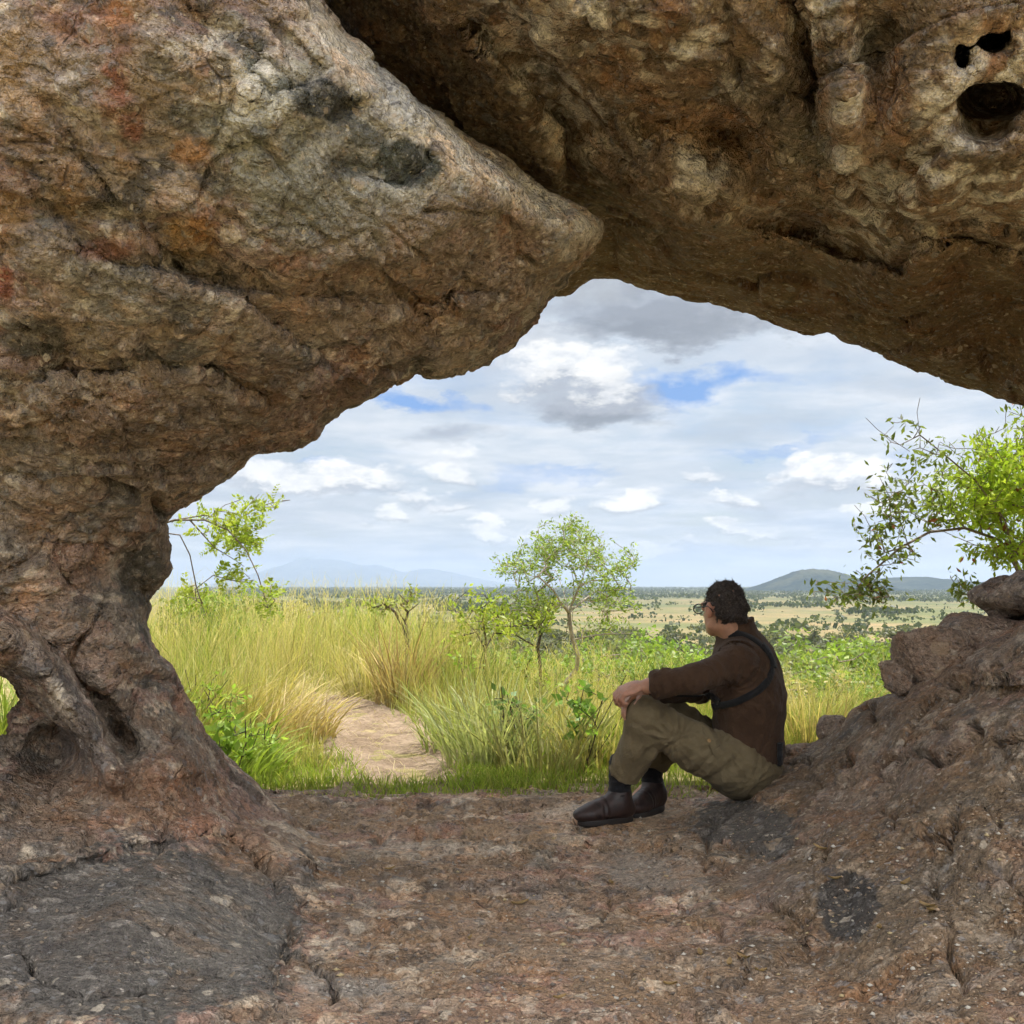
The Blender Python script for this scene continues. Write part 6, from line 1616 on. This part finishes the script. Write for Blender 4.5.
# ================================================================== SKY AND SUN
SUN_EL, SUN_AZ = math.radians(64), math.radians(50)      # azimuth from +y towards +x
sd = Vector((math.sin(SUN_AZ)*math.cos(SUN_EL), math.cos(SUN_AZ)*math.cos(SUN_EL), math.sin(SUN_EL)))
sl = bpy.data.lights.new('sun', 'SUN'); sl.energy = 4.2; sl.angle = math.radians(.6); sl.color = (1, .95, .87)
so = bpy.data.objects.new('sun', sl); COL.objects.link(so); so.rotation_euler = sd.to_track_quat('Z', 'Y').to_euler()
so.location = (0, 0, 30)
def build_world():
    wd = bpy.data.worlds.new('World'); sc.world = wd; wd.use_nodes = True
    t = NT.__new__(NT); t.t = wd.node_tree; t.t.nodes.clear()
    t.out = t.n('ShaderNodeOutputWorld')
    sky = t.n('ShaderNodeTexSky', sky_type='NISHITA', sun_disc=False, sun_elevation=SUN_EL, sun_rotation=SUN_AZ, air_density=1.0, dust_density=1.2, ozone_density=1.5)
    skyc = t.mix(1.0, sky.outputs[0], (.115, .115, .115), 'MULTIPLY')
    d = t.n('ShaderNodeTexCoord').outputs['Generated']
    sep = t.n('ShaderNodeSeparateXYZ', {0: d}); X, Y, Z = sep.outputs
    zc = t.math('MAXIMUM', Z, 0.0)
    # cloud deck coordinates (flat layer seen in perspective)
    den = t.math('ADD', zc, .10)
    cx = t.math('DIVIDE', X, den); cy = t.math('DIVIDE', Y, den)
    deck = t.n('ShaderNodeCombineXYZ', {0: cx, 1: cy, 2: 0.0}).outputs[0]
    # screen-like angles for the billow shapes (azimuth, elevation), both real sky directions
    az = t.math('ARCTAN2', X, Y); el = t.math('ARCSINE', Z)
    ang = t.n('ShaderNodeCombineXYZ', {0: az, 1: t.math('MULTIPLY', el, 2.1), 2: 0.0}).outputs[0]
    warp = t.noise(ang, 8, 7, .62, out='Color'); fine = t.noise(ang, 22, 7, .66)
    wsep = t.n('ShaderNodeVectorMath', {0: t.n('ShaderNodeVectorMath', {0: warp, 1: (.5, .5, .5)}, operation='SUBTRACT').outputs[0], 1: (.16, .10, 0)}, operation='MULTIPLY').outputs[0]
    ae = t.n('ShaderNodeVectorMath', {0: t.n('ShaderNodeCombineXYZ', {0: az, 1: el, 2: 0.0}).outputs[0], 1: wsep}, operation='ADD').outputs[0]
    fin = t.math('MULTIPLY', t.math('SUBTRACT', fine, .5), 1.25)
    def blob(apx, apy, rx, ry, edge=.5, s=1.0):
        b = (512-apy)/F; a = (apx-512)/F
        dy = CP-b*SP; dz = SP+b*CP; L = math.sqrt(a*a+dy*dy+dz*dz)
        A0 = math.atan2(a, dy); E0 = math.asin(dz/L)
        q = t.n('ShaderNodeVectorMath', {0: ae, 1: (F/rx, F/ry, 0), 2: (-A0*F/rx, -E0*F/ry, 0)}, operation='MULTIPLY_ADD').outputs[0]
        r = t.math('ADD', t.n('ShaderNodeVectorMath', {0: q}, operation='LENGTH').outputs['Value'], fin)
        return t.n('ShaderNodeMapRange', {0: r, 1: 1-edge, 2: 1.0, 3: s, 4: 0.0}).outputs[0]
    # general thin bright cloud
    n1 = t.noise(deck, .55, 9, .58, .25); n2 = t.noise(deck, 1.6, 8, .6, .2)
    cover = t.ramp(t.math('ADD', t.math('MULTIPLY', n1, .7), t.math('MULTIPLY', n2, .3)), [(.36, 0.12), (.47, .86), (.6, 1.0)])
    tone = t.ramp(n2, [(.30, (.48, .56, .68)), (.48, (.64, .71, .80)), (.62, (.86, .89, .93))])
    col = t.mix(cover, skyc, tone)
    # streaks
    strk = t.noise(t.n('ShaderNodeCombineXYZ', {0: t.math('MULTIPLY', az, 3), 1: t.math('MULTIPLY', el, 26), 2: 0.0}).outputs[0], 1.0, 6, .6, .3)
    col = t.mix(t.ramp(strk, [(.42, 0), (.62, .30)]), col, (.74, .77, .82))
    col = t.mix(t.ramp(strk, [(.36, .35), (.48, 0)]), col, (.42, .56, .80))
    # blue openings
    blue = (.20, .40, .80)
    for (x, y, rx, ry, s) in [(415, 392, 70, 14, 1.0), (700, 380, 80, 18, 1.0), (560, 470, 70, 8, .5), (770, 445, 60, 7, .5), (330, 455, 50, 6, .5), (625, 395, 26, 10, .6), (520, 480, 60, 8, .4), (880, 470, 70, 8, .3), (640, 560, 300, 16, .35), (300, 560, 120, 16, .3)]:
        col = t.mix(blob(x, y, rx, ry, .7, s), col, blue)
    # big grey cloud and its neighbours, then lit cumulus
    for (x, y, rx, ry, c, s) in [(660, 305, 165, 46, (.30, .33, .385), .9), (640, 330, 130, 20, (.25, .28, .33), .8), (720, 325, 70, 22, (.30, .33, .38), .7), (590, 270, 90, 30, (.42, .45, .49), .8), (520, 352, 80, 36, (.58, .62, .68), .7), (600, 398, 95, 24, (.36, .39, .45), .9), (610, 414, 80, 12, (.25, .28, .33), .85),
                                 (450, 440, 60, 14, (.40, .44, .52), .7), (760, 420, 90, 14, (.50, .56, .64), .5), (300, 520, 100, 24, (.5, .55, .64), .4), (800, 500, 120, 16, (.48, .54, .64), .5), (900, 380, 90, 24, (.5, .55, .62), .5)]:
        col = t.mix(blob(x, y, rx, ry, .75, s), col, c)
    PUFF = [(570, 368, 66, 18, .8), (604, 382, 44, 16, .7), (535, 378, 34, 14, .6), (345, 472, 56, 22, 1), (300, 486, 40, 14, .9), (265, 474, 44, 20, .8), (832, 474, 50, 17, 1), (795, 460, 18, 14, 1), (617, 501, 34, 12, 1), (730, 494, 26, 9, .95), (555, 505, 20, 12, .8), (482, 532, 26, 8, 1), (765, 531, 34, 8, .9),
            (385, 521, 22, 8, .9), (722, 525, 24, 8, .9), (408, 499, 36, 9, .8), (880, 515, 40, 8, .8), (445, 468, 28, 14, .8), (960, 520, 50, 14, .8), (650, 548, 40, 6, .6), (450, 508, 22, 7, .8), (690, 470, 30, 8, .6), (520, 540, 30, 5, .6)]
    for (x, y, rx, ry, s) in PUFF:
        col = t.mix(blob(x+4, y+ry*.75, rx*1.05, ry*.7, .6, s*.75), col, (.46, .50, .57))
    for (x, y, rx, ry, s) in PUFF:
        col = t.mix(blob(x, y, rx, ry, .45, s), col, t.mix(t.ramp(fine, [(.46, 0), (.62, 1)]), (1.06, 1.05, 1.02), (.76, .79, .84)))
    # overhead and behind the camera the sky is brightened, added to light the rock
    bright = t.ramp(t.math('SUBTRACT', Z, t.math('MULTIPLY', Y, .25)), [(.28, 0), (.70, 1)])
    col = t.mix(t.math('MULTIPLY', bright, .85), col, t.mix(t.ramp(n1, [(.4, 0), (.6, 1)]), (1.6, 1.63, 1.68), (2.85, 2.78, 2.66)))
    low = t.ramp(Z, [(-.02, 1), (.06, 0)])
    col = t.mix(t.math('MULTIPLY', low, .6), col, (.52, .66, .86))
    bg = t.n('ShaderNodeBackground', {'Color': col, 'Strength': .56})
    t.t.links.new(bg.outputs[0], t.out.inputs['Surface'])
    wd.cycles.sampling_method = 'MANUAL'; wd.cycles.sample_map_resolution = 512
build_world()
sc.view_settings.view_transform = 'Standard'; sc.view_settings.look = 'None'; sc.view_settings.exposure = .9; sc.view_settings.gamma = 1
c = sc.cycles
c.use_denoising = True; c.max_bounces = 6; c.diffuse_bounces = 3; c.glossy_bounces = 2; c.transmission_bounces = 5; c.transparent_max_bounces = 6; c.volume_bounces = 1
c.use_adaptive_sampling = True; c.adaptive_threshold = .04; c.adaptive_min_samples = 20
c.sample_clamp_indirect = 6
log('script end')
